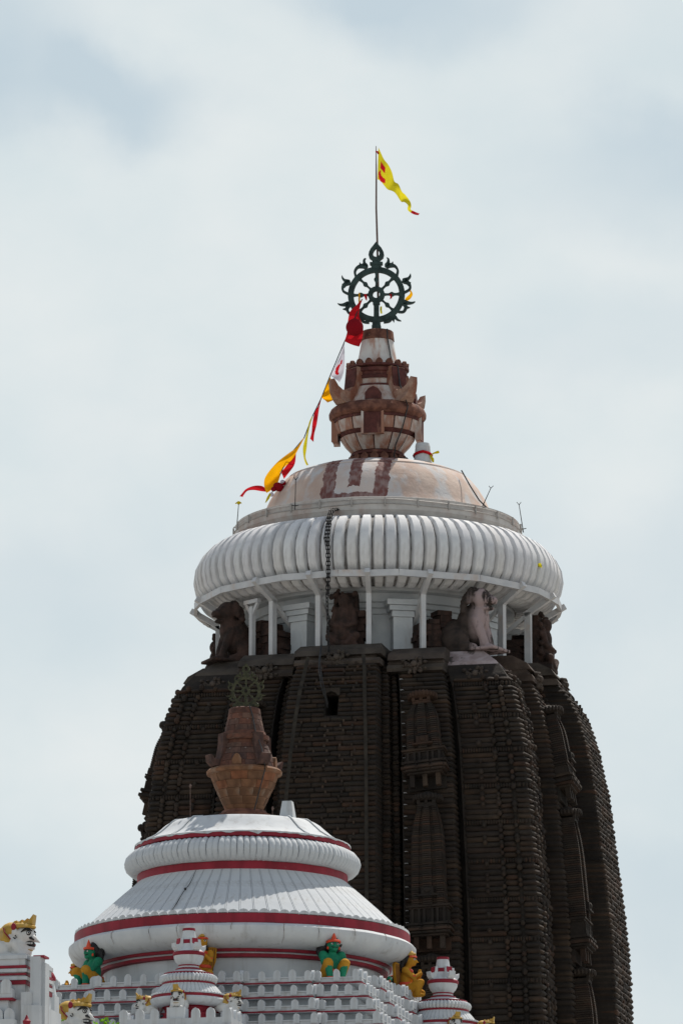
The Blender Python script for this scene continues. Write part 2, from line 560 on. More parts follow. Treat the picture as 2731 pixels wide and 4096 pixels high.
C_yellow = cloth_mat('yellow_cloth', (0.62, 0.54, 0.02))
C_orange = cloth_mat('orange_cloth', (0.85, 0.42, 0.005))
C_red = cloth_mat('red_cloth', (0.52, 0.012, 0.02), 0.4)
C_dark = cloth_mat('dark_red_cloth', (0.22, 0.006, 0.012), 0.05)
C_white = cloth_mat('white_cloth', (0.68, 0.66, 0.74), 0.4)


def dome_material():
    """peach plaster with grey bare patches and the painted red U-shaped mark on its front."""
    m = material('peach_plaster', (0.43, 0.32, 0.265), (0.51, 0.415, 0.355), 0.8, bump=0.6, bscale=2.2, bdist=0.06,
                 stain=(0.47, 0.475, 0.48), stain_amt=0.85, stain_scale=0.9, stain_stretch=(1.3, 1.3, 0.45), stain_lo=0.45, stain_hi=0.60,
                 speck=(0.30, 0.18, 0.14), speck_lo=0.72, speck_scale=2.5)
    nt = m.node_tree; N, L = nt.nodes, nt.links
    bs = N['Principled BSDF']
    base = bs.inputs['Base Color'].links[0].from_socket
    tc = N.new('ShaderNodeTexCoord')
    nz = N.new('ShaderNodeTexNoise'); nz.inputs['Scale'].default_value = 4; nz.inputs['Detail'].default_value = 5
    L.new(tc.outputs['Object'], nz.inputs['Vector'])
    sb = N.new('ShaderNodeVectorMath'); sb.operation = 'SUBTRACT'; sb.inputs[1].default_value = (.5, .5, .5)
    L.new(nz.outputs['Color'], sb.inputs[0])
    sl = N.new('ShaderNodeVectorMath'); sl.operation = 'SCALE'; sl.inputs['Scale'].default_value = 0.30
    L.new(sb.outputs[0], sl.inputs[0])
    ad = N.new('ShaderNodeVectorMath'); ad.operation = 'ADD'
    L.new(tc.outputs['Object'], ad.inputs[0]); L.new(sl.outputs[0], ad.inputs[1])
    sp = N.new('ShaderNodeSeparateXYZ'); L.new(ad.outputs[0], sp.inputs[0])

    def mth(op, a, b=None):
        x = N.new('ShaderNodeMath'); x.operation = op
        for i, q in enumerate((a, b)):
            if q is None: continue
            if isinstance(q, (int, float)): x.inputs[i].default_value = q
            else: L.new(q, x.inputs[i])
        return x.outputs[0]
    ax = mth('ABSOLUTE', sp.outputs['X'])
    front = mth('LESS_THAN', sp.outputs['Y'], 0)

    def both(a, b): return mth('MULTIPLY', a, b)
    inside = both(mth('LESS_THAN', ax, 1.36), mth('GREATER_THAN', sp.outputs['Z'], 0.18))
    arms = both(inside, mth('MAXIMUM', mth('GREATER_THAN', ax, 0.80), mth('LESS_THAN', sp.outputs['Z'], 0.42)))
    tongue = both(mth('LESS_THAN', ax, 0.24), mth('GREATER_THAN', sp.outputs['Z'], 0.72))
    red = both(front, mth('MAXIMUM', arms, both(inside, tongue)))
    whit = both(front, inside)
    x1 = N.new('ShaderNodeMix'); x1.data_type = 'RGBA'
    L.new(both(whit, 0.45), x1.inputs['Factor']); L.new(base, x1.inputs['A'])
    x1.inputs['B'].default_value = (0.52, 0.49, 0.48, 1)
    n3 = N.new('ShaderNodeTexNoise'); n3.inputs['Scale'].default_value = 5; n3.inputs['Detail'].default_value = 5
    L.new(tc.outputs['Object'], n3.inputs['Vector'])
    cr = N.new('ShaderNodeMix'); cr.data_type = 'RGBA'
    L.new(n3.outputs['Fac'], cr.inputs['Factor'])
    cr.inputs['A'].default_value = (0.085, 0.025, 0.022, 1); cr.inputs['B'].default_value = (0.18, 0.062, 0.05, 1)
    x2 = N.new('ShaderNodeMix'); x2.data_type = 'RGBA'
    mps = N.new('ShaderNodeMapping'); mps.inputs['Scale'].default_value = (3.5, 3.5, .5); L.new(tc.outputs['Object'], mps.inputs['Vector'])
    nst = N.new('ShaderNodeTexNoise'); nst.inputs['Scale'].default_value = 1.6; nst.inputs['Detail'].default_value = 6; L.new(mps.outputs[0], nst.inputs['Vector'])
    fad = N.new('ShaderNodeMapRange'); fad.inputs['From Min'].default_value = .62; fad.inputs['From Max'].default_value = .40; fad.inputs['To Min'].default_value = .7; fad.inputs['To Max'].default_value = .97
    L.new(nst.outputs['Fac'], fad.inputs['Value'])
    L.new(both(red, fad.outputs[0]), x2.inputs['Factor']); L.new(x1.outputs['Result'], x2.inputs['A'])
    L.new(cr.outputs['Result'], x2.inputs['B'])
    L.new(x2.outputs['Result'], bs.inputs['Base Color'])
    return m


M_dome = dome_material()

# ------------------------------------------------------------------ ground
g = MB()
S = 3000
g.add([(-S, -S, 0), (S, -S, 0), (S, S + 3000, 0), (-S, S + 3000, 0)], [(0, 1, 2, 3)])
tag(build(g, 'ground', M_ground, smooth=False), 'pale paved ground around the temple', 'ground', kind='structure')

# ------------------------------------------------------------------ the great tower
ROT = -radians(12.5)
TX, TY = 1.477, 227.0
tower = thing('temple_tower', 'tall dark carved stone temple tower crowned by a fluted white disc', 'tower', (TX, TY, 0), ROT)

RTAB = [(0, 11.4), (12, 11.2), (24, 10.6), (31.45, 10.05), (33, 9.98), (34.6, 9.88), (36.3, 9.71), (37.85, 9.52), (39.5, 9.34),
        (41, 9.13), (42.5, 8.8), (43.4, 8.52), (44.0, 8.25), (44.4, 7.95), (44.75, 7.6), (45.6, 6.95)]
PLAN_H = [(1.97, 9.5), (1.97, 8.45), (2.3, 8.45), (2.3, 8.0), (2.58, 8.0), (2.58, 7.4), (2.78, 7.4), (2.78, 8.35), (4.85, 8.35),
          (4.85, 7.2), (5.10, 7.2), (5.10, 7.78)]


def plan(R):
    k = R / 9.5
    face = [(-u * k, -v * k) for u, v in reversed(PLAN_H)] + [(u * k, -v * k) for u, v in PLAN_H] + [(7.78 * k, -7.78 * k)]
    out = []
    for q in range(4):
        out += [rot2(p, q) for p in face]
    return out


def roll(mb, path, z0, z1, back=0.34, bulge=0.0, round_=0.065):
    """half-round stone course along a plan path (outward on the right-hand side of travel)."""
    # break long runs into short uneven lengths and taper the free ends
    fine = [Vector(path[0])]
    for a, b in zip(path, path[1:]):
        a, b = Vector(a), Vector(b)
        m = max(1, int((b - a).length / .30))
        fine += [a.lerp(b, q / m) for q in range(1, m + 1)]
    if (fine[1] - fine[0]).length > .16: fine.insert(1, fine[0] + (fine[1] - fine[0]).normalized() * .05)
    if (fine[-1] - fine[-2]).length > .16: fine.insert(-1, fine[-1] + (fine[-2] - fine[-1]).normalized() * .05)
    path = fine
    n = len(path)
    nor = []
    for i in range(n):
        ds = []
        if i > 0: ds.append((path[i][0] - path[i - 1][0], path[i][1] - path[i - 1][1]))
        if i < n - 1: ds.append((path[i + 1][0] - path[i][0], path[i + 1][1] - path[i][1]))
        ns = []
        for dx, dy in ds:
            l = math.hypot(dx, dy) or 1
            ns.append((dy / l, -dx / l))
        ax, ay = sum(q[0] for q in ns) / len(ns), sum(q[1] for q in ns) / len(ns)
        l2 = ax * ax + ay * ay
        nor.append((ax / max(l2, .4), ay / max(l2, .4)))
    h = z1 - z0
    prof = [(-back, z0), (-round_, z0), (-.03 + bulge, z0 + .2 * h), (bulge, z0 + .5 * h), (-.03 + bulge, z0 + .8 * h), (-round_, z1), (-back, z1)]
    k = len(prof)
    vs = []
    zc_ = (z0 + z1) / 2
    for i, ((x, y), (nx, ny)) in enumerate(zip(path, nor)):
        jo, jz = random.uniform(-.017, .012), random.uniform(-.008, .008)
        kz = random.uniform(.90, 1.04)
        if i in (0, n - 1): jo, kz = jo - .04, .80
        for o, z in prof:
            jj = 0 if o <= -back else jo
            vs.append((x + nx * (o + jj), y + ny * (o + jj), zc_ + (z - zc_) * kz + jz))
    fs = []
    for i in range(n - 1):
        for j in range(k - 1):
            fs.append((i * k + j, (i + 1) * k + j, (i + 1) * k + j + 1, i * k + j + 1))
    fs.append(tuple(reversed(range(k))))
    fs.append(tuple((n - 1) * k + j for j in range(k)))
    mb.add(vs, fs)


def corner(p, a, b, c=0.08):
    """chamfer a path corner p between a and b."""
    pa = Vector(a) - Vector(p); pb = Vector(b) - Vector(p)
    return [tuple(Vector(p) + pa.normalized() * min(c, pa.length * .45)), tuple(Vector(p) + pb.normalized() * min(c, pb.length * .45))]


def cuts(u0, u1, lo, hi):
    out, u = [u0], u0
    while u1 - u > hi * 1.3:
        u += random.uniform(lo, hi)
        out.append(u)
    if out[-1] < u1 - 0.2 or len(out) == 1:
        out.append(u1)
    else:
        out[-1] = u1
    return out


def paga_pieces(u0, u1, v, d, lo, hi, jx=0.0):
    """paths of the stones of one pilaster: u0..u1 at distance v, returning d back at the sides."""
    cs = cuts(u0, u1, lo, hi)
    res = []
    for i in range(len(cs) - 1):
        a, b = cs[i], cs[i + 1]
        j = random.uniform(-jx, jx)
        pa, pb = (a + .012, -v - j), (b - .012, -v - j)
        path = []
        if i == 0:
            pa = (a, -v - j)
            path += [(a, -(v - d))] + corner(pa, (a, -(v - d)), pb)
        else:
            path.append(pa)
        if i == len(cs) - 2:
            pb = (b, -v - j)
            path += corner(pb, pa, (b, -(v - d))) + [(b, -(v - d))]
        else:
            path.append(pb)
        res.append(path)
    return res


# course heights
zs = [29.3]
while zs[-1] < 44.55:
    zs.append(zs[-1] + (0.245 - 0.055 * (zs[-1] - 29.3) / 15.2) * random.uniform(0.93, 1.07))
courses = MB()
beads = MB()
ties = MB()
n_ind = 0
for ci in range(len(zs) - 1):
    z0, z1 = zs[ci], zs[ci] + (zs[ci + 1] - zs[ci]) * 0.92
    zm = (z0 + z1) / 2
    R = interp(RTAB, zm)
    k = R / 9.5
    amla = (ci % 7 == 3)
    top_corner = zm > 44.05
    for face in range(4):
        # central pilaster, subsidiary steps, intermediate pilasters
        for (u0, u1, v, d, lo, hi, kindp) in [(-1.97, 1.97, 9.5, 1.15, .55, 1.3, 'raha'),
                                              (1.97, 2.3, 8.45, 0.6, .3, .5, 's'), (-2.3, -1.97, 8.45, 0.6, .3, .5, 's'),
                                              (2.3, 2.58, 8.0, 0.7, .3, .5, 's'), (-2.58, -2.3, 8.0, 0.7, .3, .5, 's'),
                                              (2.78, 4.85, 8.35, 0.95, .5, 1.2, 'anu'), (-4.85, -2.78, 8.35, 0.95, .5, 1.2, 'anu')]:
            if kindp == 's':
                pieces = [[(u0 * k, -(v - d) * k)] + corner((u0 * k, -v * k), (u0 * k, -(v - d) * k), (u1 * k, -v * k), .05) +
                          corner((u1 * k, -v * k), (u0 * k, -v * k), (u1 * k, -(v - d) * k), .05) + [(u1 * k, -(v - d) * k)]]
            else:
                pieces = paga_pieces(u0 * k, u1 * k, v * k, d, lo, hi, 0.018)
            for path in pieces:
                xs = [p[0] for p in path]
                if face == 0 and kindp == 'raha' and 42.35 < zm < 43.3 and min(xs) < .27 and max(xs) > -.27:
                    # stones stop at the jambs of the small window
                    parts = []
                    if min(xs) < -.35: parts.append([p for p in path if p[0] < -.28] + [(-.28, -v * k)])
                    if max(xs) > .35: parts.append([(.28, -v * k)] + [p for p in path if p[0] > .28])
                else:
                    parts = [path]
                for pp in parts:
                    if len(pp) < 2: continue
                    if face == 0 and kindp == 'raha' and n_ind < 300 and zm > 30.8:
                        mb = MB()
                        cx = sum(p[0] for p in pp) / len(pp); cy = -v * k
                        roll(mb, [(p[0] - cx, p[1] - cy) for p in pp], z0 - zm, z1 - zm, bulge=random.uniform(-.01, .02))
                        build(mb, 'stone_block', M_stone, tower, (cx, cy, zm), angle=50)
                        n_ind += 1
                    else:
                        courses.tint = random.random()
                        roll(courses, [rot2(p, face) for p in pp], z0, z1, bulge=random.uniform(-.01, .02))
            # small upright ties between the courses of the central pilaster
            if kindp == 'raha' and not (42.2 < z1 < 43.4):
                for q in (-1.35, -.75, -.2, .45, .95, 1.5):
                    if random.random() < 0.55:
                        u = (q + (ci % 2) * .12) * k
                        ties.tint = random.random()
                        x, y = rot2((u, -(v * k - .06)), face)
                        ties.box((x, y, z1 + .02), (.075, .10, .11), rz=face * pi / 2)
        # corner pilaster, wrapping the corner
        if top_corner: continue
        h, u0 = 7.78 * k, 5.10 * k
        m1, m2 = 6.5 * k, 7.12 * k
        if amla:
            path = [(u0, -(h - .5))] + corner((u0, -h), (u0, -h + 1), (m1, -h)) + [(h - .45, -h), (h - .12, -h + .12), (h, -h + .45), (h, -u0), (h - .5, -u0)]
            courses.tint = random.random()
            roll(courses, [rot2(p, face) for p in path], z0 + .03, z1 - .03, bulge=.0)
            L_ = h - .45 - u0
            nb = int(L_ / .105)
            for i in range(nb + 1):
                for px_, py_ in ((u0 + L_ * i / nb, -h - .01), (h + .01, -u0 - L_ * i / nb)):
                    x, y = rot2((px_, py_), face)
                    beads.tint = random.random()
                    beads.ell((x, y, zm), (.042, .042, .095) if (face + (px_ > h)) % 2 == 0 else (.042, .042, .095), nu=6, nv=4)
            for i in range(5):
                a = pi / 2 * (i + .5) / 5
                x, y = rot2((h - .45 + .46 * sin(a), -h + .45 - .46 * cos(a)), face)
                beads.ell((x, y, zm), (.05, .05, .095), nu=6, nv=4)
        else:
            def bow(u):      # the corner pilaster swells slightly between its edges
                return .05 * sin(pi * (u - u0) / (h - u0))
            segs = []
            cs = cuts(u0, m1, .6, 1.4)
            for i in range(len(cs) - 1):
                a, b = cs[i] + .012, cs[i + 1] - .012
                pth = [(a, -h - bow(a)), (b, -h - bow(b))]
                if i == 0: pth = [(u0, -(h - .5))] + corner((u0, -h), (u0, -h + 1), (b, -h)) + [(b, -h - bow(b))]
                segs.append((pth, 0.0))
            for a, b in ((m1, m2),):
                mid = (a + b) / 2
                segs.append(([(a + .03, -h + .10), (a + .14, -h - .05), (mid, -h - .075), (b - .14, -h - .05), (b - .03, -h + .10)], .02))
            segs.append(([(m2 + .03, -h + .10), (m2 + .14, -h - .03), (h - .28, -h + .01), (h - .07, -h + .07), (h - .01, -h + .28), (h + .03, -m2 - .14), (h - .10, -m2 - .03)], .02))
            for kn in (u0 + (m1 - u0) * .55, m1 + .01, m2 + .01):
                if random.random() < (.45 if kn < m1 else .8):
                    rr = random.uniform(.075, .12)
                    for px_, py_ in ((kn, -h - .03), (h + .03, -kn)):
                        x, y = rot2((px_, py_), face)
                        ties.tint = random.random()
                        ties.ell((x, y, z1 + random.uniform(-.05, .06)), (rr, rr, rr * 1.15), nu=7, nv=5)
            ref = []
            for pth, b in segs[:-1]:
                ref.append(([(-q[1], -q[0]) for q in reversed(pth)], b))
            for pth, b in segs + ref:
                courses.tint = random.random()
                roll(courses, [rot2(p, face) for p in pth], z0, z1, bulge=b + random.uniform(-.012, .012))
tag(build(courses, 'stone_courses', M_stone, tower, angle=50), 'dark rolled stone courses on the pilasters', kind='stuff')
tag(build(beads, 'beaded_bands', M_stone, tower), 'beaded bands round the corner pilasters', kind='stuff')
tag(build(ties, 'course_ties', M_stone, tower, smooth=False), 'small upright stones tying the courses together', kind='stuff')

# the core behind the courses, with the small window cut into it
core = MB()
lev = [0, 8, 16, 24, 28, 29.2] + [29.2 + i * .6 for i in range(1, 26)] + [44.7]
core.loft([(plan(interp(RTAB, z) - (0.0 if z < 29.1 else 0.13)), z) for z in lev])
core_me = core.mesh('core', M_core, smooth=False)
core_o = put('core', core_me, tower)
cut = MB(); cut.box((0, -8.3, 42.83), (.5, 3.0, .86))
cut_o = build(cut, 'cutter', M_stone, tower, smooth=False)
bm_ = core_o.modifiers.new('b', 'BOOLEAN'); bm_.object = cut_o; bm_.operation = 'DIFFERENCE'; bm_.solver = 'EXACT'
bpy.context.view_layer.update()
core_o.data = bpy.data.meshes.new_from_object(core_o.evaluated_get(bpy.context.evaluated_depsgraph_get()))
core_o.modifiers.clear()
bpy.data.objects.remove(cut_o)
core_o['label'] = 'dark stone body behind the carved courses'
# arched head of the window
wl = MB()
wl.prism([(-.34, 0), (-.25, 0), (-.2, .1), (0, .18), (.2, .1), (.25, 0), (.34, 0), (.34, .3), (-.34, .3)], -.2, .2)
build(wl, 'window_lintel', M_stone, tower, (0, -8.5, 43.2), smooth=False)

# carved rosettes under the slabs
def rosette_mesh():
    mb = MB()
    rnd = random.Random(21)
    mb.ell((0, -.05, 0), (.13, .12, .13))
    for i in range(34):
        a = rnd.uniform(0, 2 * pi); q = rnd.uniform(.12, .55)
        mb.ell((q * cos(a), .04, q * .62 * sin(a) - .04), (rnd.uniform(.05, .10), .12, rnd.uniform(.05, .10)), nu=7, nv=5)
    return mb.mesh('rosette', M_cap)


ros = rosette_mesh()


# shoulder slabs on top of the shaft
for face in range(4):
    def slab(u0, u1, v0, v1, z0, z1, dep=2.2, mat=M_cap, sh=.93, name='shoulder_slab'):
        mb = MB(); mb.tint = random.random()
        cu = (u0 + u1) / 2; w = (u1 - u0) / 2
        b = [rot2(p, face) for p in ((u0, -v0), (u1, -v0), (u1, -v0 + dep), (u0, -v0 + dep))]
        t = [rot2(p, face) for p in ((cu - w * sh, -v1), (cu + w * sh, -v1), (cu + w * sh, -v0 + dep), (cu - w * sh, -v0 + dep))]
        m = [rot2(p, face) for p in ((u0 * .995, -(v0 * .7 + v1 * .3) - .05), (u1 * .995, -(v0 * .7 + v1 * .3) - .05), (u1, -v0 + dep), (u0, -v0 + dep))]
        mb.loft([(b, z0), (m, z0 * .55 + z1 * .45), (t, z1)])
        return build(mb, name, mat, tower, smooth=False)
    slab(-1.72, 1.72, 7.72, 7.66, 44.62, 44.86, sh=1.0)
    slab(-1.50, 1.50, 7.45, 7.4, 44.86, 45.02, sh=1.0)
    slab(-1.75, 1.75, 7.62, 6.9, 45.02, 45.56)
    for s in (-1, 1):
        a, b = sorted((s * 1.9, s * 4.15))
        slab(a, b, 7.15, 7.1, 44.35, 44.62, sh=1.0)
        slab(a, b, 6.95, 6.9, 44.62, 44.82, sh=.98)
        slab(a, b, 7.1, 6.3, 44.82, 45.42)
# corner shoulder slabs
for q in range(4):
    mb = MB()
    def sq(h, lo): return [rot2(p, q) for p in ((lo, -h), (h, -h), (h, -lo), (lo, -lo))]
    mb.loft([(sq(6.3, 4.0), 44.02), (sq(6.22, 4.0), 44.25)])
    mb.loft([(sq(6.36, 4.0), 44.25), (sq(6.25, 4.0), 44.48)])
    build(mb, 'corner_slab', M_cap, tower, smooth=False)
    for px_, py_, rr in ((5.3, -6.45, 0), (6.45, -5.3, pi / 2)):
        x, y = rot2((px_, py_), q)
        put('rosette', ros, tower, (x, y, 44.28), (0, 0, rr + q * pi / 2))
    mb = MB()
    mb.loft([(sq(6.25, 4.0), 44.48), (sq(6.05, 4.0), 44.85), (sq(5.4, 4.0), 45.40)])
    build(mb, 'corner_cap', M_pink if q == 0 else M_cap, tower, smooth=False)
mb = MB(); mb.lathe([(6.6, 44.6), (6.2, 45.44)], 32)
build(mb, 'roof_terrace', M_cap, tower)


for face in range(4):
    for u, v, z in ((0, 7.7, 44.92), (-3.0, 7.2, 44.62), (3.0, 7.2, 44.62)):
        x, y = rot2((u, -v), face)
        put('rosette', ros, tower, (x, y, z), (0, 0, face * pi / 2))


# miniature spires carved on the intermediate pilasters
def mini_spire(H):
    """unit from the foot of its pillared base (z=0) to the tip of its ribbed disc (z=H); outward is -Y."""
    mb = MB()
    W = .80
    zb = .50                           # pillars
    for x in (-.52, -.02, .5):
        mb.tint = random.random()
        mb.box((x, -.25, zb / 2 + .02), (.18, .2, zb))
    mb.tint = random.random()
    mb.box((0, .22, zb / 2), (1.5, .34, zb))
    z = zb
    for w, d, h in ((.70, .34, .10), (.82, .46, .10), (.90, .54, .12), (.80, .44, .09), (.88, .5, .12)):
        mb.tint = random.random()
        mb.box((0, .3 - (d + .3) / 2 - .02, z + h / 2), (2 * w, d + .35, h * .86))
        for s in (-1, 0, 1):
            mb.box((s * w * .62, .3 - (d + .3) / 2 - .07, z + h / 2), (.42, d + .35, h * .74))
        z += h
    # wall storey with niches
    hw = .34 * (H / 4)
    mb.tint = random.random()
    mb.box((0, 0, z + hw / 2), (1.5, .75, hw))
    for s in (-.62, -.36, -.16, .16, .36, .62):
        mb.box((s, -.40, z + hw / 2), (.09, .16, hw))
    z += hw
    for w, d, h in ((.80, .52, .07), (.86, .6, .08)):
        mb.tint = random.random()
        mb.box((0, 0, z + h / 2), (2 * w, d * 1.7, h * .9)); z += h
    # body of fine courses
    top = H - .72
    n = max(8, int((top - z) / .088))
    z00 = z
    for i in range(n):
        t = i / n
        k = 1 - .10 * t - .36 * max(0, (t - .55) / .45) ** 2
        h = (top - z00) / n
        mb.tint = random.random()
        y0 = .35
        d = .42 * k
        mb.box((0, (y0 - d) / 2, z + h * .4), (2 * .66 * k, y0 + d, h * .78))
        for s, w, e in ((0, .36, .13), (-.47 * k, .24, .06), (.47 * k, .24, .06)):
            mb.box((s, (y0 - d - e) / 2, z + h * .4), (w * k, y0 + d + e, h * .7))
        z += h
    # ornamental gable on the centre
    mb.tint = random.random()
    gz = z00 + (top - z00) * .10
    mb.box((0, -.44, gz + .13), (.46, .34, .3)); mb.box((0, -.46, gz - .04), (.8, .36, .06))
    mb.ell((0, -.62, gz + .16), (.14, .06, .12), nu=10, nv=6)
    # neck and ribbed disc
    mb.box((0, 0, z + .06), (.7, .7, .16)); z += .14
    for s in (-.3, 0, .3):
        mb.box((s, -.33, z + .03), (.12, .1, .16))
    z += .08
    mb.lathe([(.42, z), (.55, z + .07), (.58, z + .16), (.48, z + .26), (.2, z + .36), (.1, z + .42)], 24)
    for i in range(24):
        a = 2 * pi * i / 24
        mb.ell((.55 * sin(a), -.55 * cos(a), z + .14), (.062, .062, .12), nu=6, nv=5)
    return mb.mesh('miniature_spire', M_stone, angle=40)


SPIRES = [(39.40, 43.62), (32.98, 39.40), (27.0, 32.98)]
for i, (za, zb) in enumerate(SPIRES):
    me = mini_spire(zb - za)
    for face in range(4):
        for s in (-1, 1):
            R0, R1 = interp(RTAB, za), interp(RTAB, zb)
            u0, v0 = s * 3.82 * R0 / 9.5, 8.35 * R0 / 9.5 + .28
            u1, v1 = s * 3.82 * R1 / 9.5, 8.35 * R1 / 9.5 + .28
            tilt = math.atan2(v0 - v1, zb - za)
            x, y = rot2((u0, -v0 + .12), face)
            o = put('miniature_spire', me, tower, (x, y, za))
            o.rotation_euler = (Matrix.Rotation(face * pi / 2, 3, 'Z') @ Matrix.Rotation(-tilt, 3, 'X') @ Matrix.Rotation(math.atan2(u0 - u1, zb - za) * -1, 3, 'Y')).to_euler()

# neck, pilasters and their stepped capitals
mb = MB()
mb.lathe([(4.9, 45.3), (4.9, 47.15), (4.98, 47.18), (4.98, 47.38), (5.08, 47.42), (5.08, 47.6), (5.2, 47.64), (5.2, 47.98), (5.55, 48.02), (5.55, 48.3)], 72)
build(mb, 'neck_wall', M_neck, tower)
pm = MB()
pm.box((0, 0, .78), (.78, .7, 1.56)); pm.box((0, 0, 1.67), (.92, .84, .24), top=.97); pm.box((0, 0, 1.90), (1.12, .98, .20)); pm.box((0, 0, 2.12), (1.34, 1.14, .22))
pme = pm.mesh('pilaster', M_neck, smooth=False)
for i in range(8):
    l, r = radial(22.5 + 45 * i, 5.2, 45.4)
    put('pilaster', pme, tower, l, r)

# the great ribbed disc
am = MB()
am.lathe([(5.3, 48.2), (6.2, 48.12), (6.75, 48.30), (7.15, 48.7), (7.30, 49.35), (7.2, 49.95), (6.88, 50.44), (6.38, 50.78), (5.75, 50.97), (5.0, 51.0)], 96)
amalaka = build(am, 'ribbed_disc', material('shaded_groove_plaster', (0.12, 0.115, 0.11), (0.26, 0.25, 0.24), 2.5, bump=.3, bscale=5, bdist=.03), tower)  # dark core colour paints shade into the grooves between the ribs
NR = 88
rp = [(5.62, 48.12), (6.2, 48.02), (6.75, 48.16), (7.15, 48.45), (7.42, 48.85), (7.53, 49.35), (7.47, 49.8), (7.25, 50.25), (6.9, 50.62), (6.45, 50.88), (5.95, 51.02)]


def rib_mesh(name, prof, n, depth, fill, mat, flat=0.8, cz=0):
    mb = MB()
    p = 2 * pi / n
    offs = [(-fill / 2, -depth), (-fill / 2 * .96, -depth * .8), (-fill / 2 * flat, -.02), (-fill / 2 * (flat - .08), 0), (fill / 2 * (flat - .08), 0), (fill / 2 * flat, -.02), (fill / 2 * .96, -depth * .8), (fill / 2, -depth)] if flat < .7 and depth > .2 else \
           [(-fill / 2, -depth), (-fill / 2, -.04), (-fill / 2 * flat, 0), (0, .012), (fill / 2 * flat, 0), (fill / 2, -.04), (fill / 2, -depth)]
    vs = []
    N_ = len(prof)
    for i, (r, z) in enumerate(prof):
        a, b = prof[max(i - 1, 0)], prof[min(i + 1, N_ - 1)]
        t = Vector((b[0] - a[0], b[1] - a[1])).normalized()
        nr, nz = t.y, -t.x          # outward normal in the (r, z) plane
        for f, d in offs:
            a_ = f * p
            rr, zz = r + nr * d, z + nz * d
            vs.append((rr * sin(a_), -rr * cos(a_), zz - cz))
    k = len(offs)
    fs = []
    for i in range(N_ - 1):
        for j in range(k - 1):
            fs.append((i * k + j, i * k + j + 1, (i + 1) * k + j + 1, (i + 1) * k + j))
    fs.append(tuple(reversed(range(k))))
    fs.append(tuple((N_ - 1) * k + j for j in range(k)))
    mb.add(vs, fs)
    return mb.mesh(name, mat, angle=30)


rm = rib_mesh('rib', rp, NR, 0.28, 0.955, M_lime, 0.68)
for i in range(NR):
    o = put('rib', rm, amalaka, (0, 0, 0), (0, 0, 2 * pi * i / NR))
    sc_ = random.uniform(.995, 1.006)
    o.scale = (sc_, sc_, 1)
    o.rotation_euler.z += random.uniform(-.004, .004)

# ring slab above it and the plastered dome
mb = MB()
mb.lathe([(5.6, 50.9), (5.78, 50.98), (5.82, 51.2), (5.86, 51.25), (5.86, 51.5), (5.80, 51.52), (5.80, 51.78), (5.74, 51.8), (4.4, 51.82)], 96)
build(mb, 'ring_slab', material('stained_ring_plaster', (0.40, 0.38, 0.36), (0.50, 0.48, 0.455), 1.5, bump=.4, bscale=4, bdist=.04,
      stain=(0.33, 0.22, 0.18), stain_amt=.7, stain_scale=.7, stain_stretch=(1, 1, .5), stain_lo=.48, stain_hi=.66, speck=(.16, .14, .12), speck_lo=.7, speck_scale=3), tower)
mb = MB()
dz = 51.8
mb.lathe([(4.95, 51.8 - dz), (4.78, 52.0 - dz), (4.62, 52.35 - dz), (4.42, 52.8 - dz), (4.18, 53.2 - dz), (3.85, 53.6 - dz), (3.4, 53.88 - dz), (2.9, 54.05 - dz), (2.3, 54.16 - dz), (1.4, 54.22 - dz)], 96)
build(mb, 'plastered_dome', M_dome, tower, (0, 0, dz), (0, 0, radians(0)))
# thin mortar ledge
mb = MB(); mb.lathe([(3.7, 53.70), (3.68, 53.76), (3.6, 53.78)], 96, cap=False)
build(mb, 'dome_ledge', M_dome, tower)
mb = MB(); mb.box((0, 0, 54.25), (3.1, 3.1, .12)); build(mb, 'finial_plate', M_iron, tower, smooth=False)


# ------------------------------------------------------------------ the white steel frame under the disc
frame = thing('steel_support_frame', 'white painted steel frame of posts and ring beam propping the fluted disc', 'frame', (TX, TY, 0), ROT)
posts = []
for q in range(4):
    for d in (-9, 9, 28, 62):
        posts.append(q * 90 + d)
posts = sorted(set((a + 360) % 360 for a in posts))
RB, ZB = 7.42, 48.28
pmesh = MB(); pmesh.box((0, 0, (45.36 + 47.75) / 2), (.20, .26, 47.75 - 45.36)); pme = pmesh.mesh('post', M_steel, smooth=False)
amesh = MB()
amesh.bar((0, -6.35, 47.66), (0, -7.62, 48.40), .20, .22); ame = amesh.mesh('outrigger', M_steel, smooth=False)
bmesh2 = MB(); bmesh2.bar((0, -5.2, 46.75), (0, -6.9, 47.98), .14, .16); bme = bmesh2.mesh('brace', M_steel, smooth=False)
for a in posts:
    l, r = radial(a, 6.48, 0)
    put('post', pme, frame, l, r)
    put('outrigger', ame, frame, (0, 0, 0), (0, 0, radians(a)))
    put('brace', bme, frame, (0, 0, 0), (0, 0, radians(a)))
mid = []
for i, a in enumerate(posts):
    b = posts[(i + 1) % len(posts)]
    if b < a: b += 360
    mid += [a, (a + b) / 2]
for i, a in enumerate(mid):
    b = mid[(i + 1) % len(mid)]
    mb = MB()
    za = ZB + (.03 if i % 2 == 0 else .07); zb_ = ZB + (.07 if i % 2 == 0 else .03)
    ra, rb = RB, RB
    pa = Vector((ra * sin(radians(a)), -ra * cos(radians(a)), za)); pb = Vector((rb * sin(radians(b)), -rb * cos(radians(b)), zb_))
    mb.bar(pa, pb, .14, .26)
    build(mb, 'ring_beam', M_steel, frame, smooth=False)
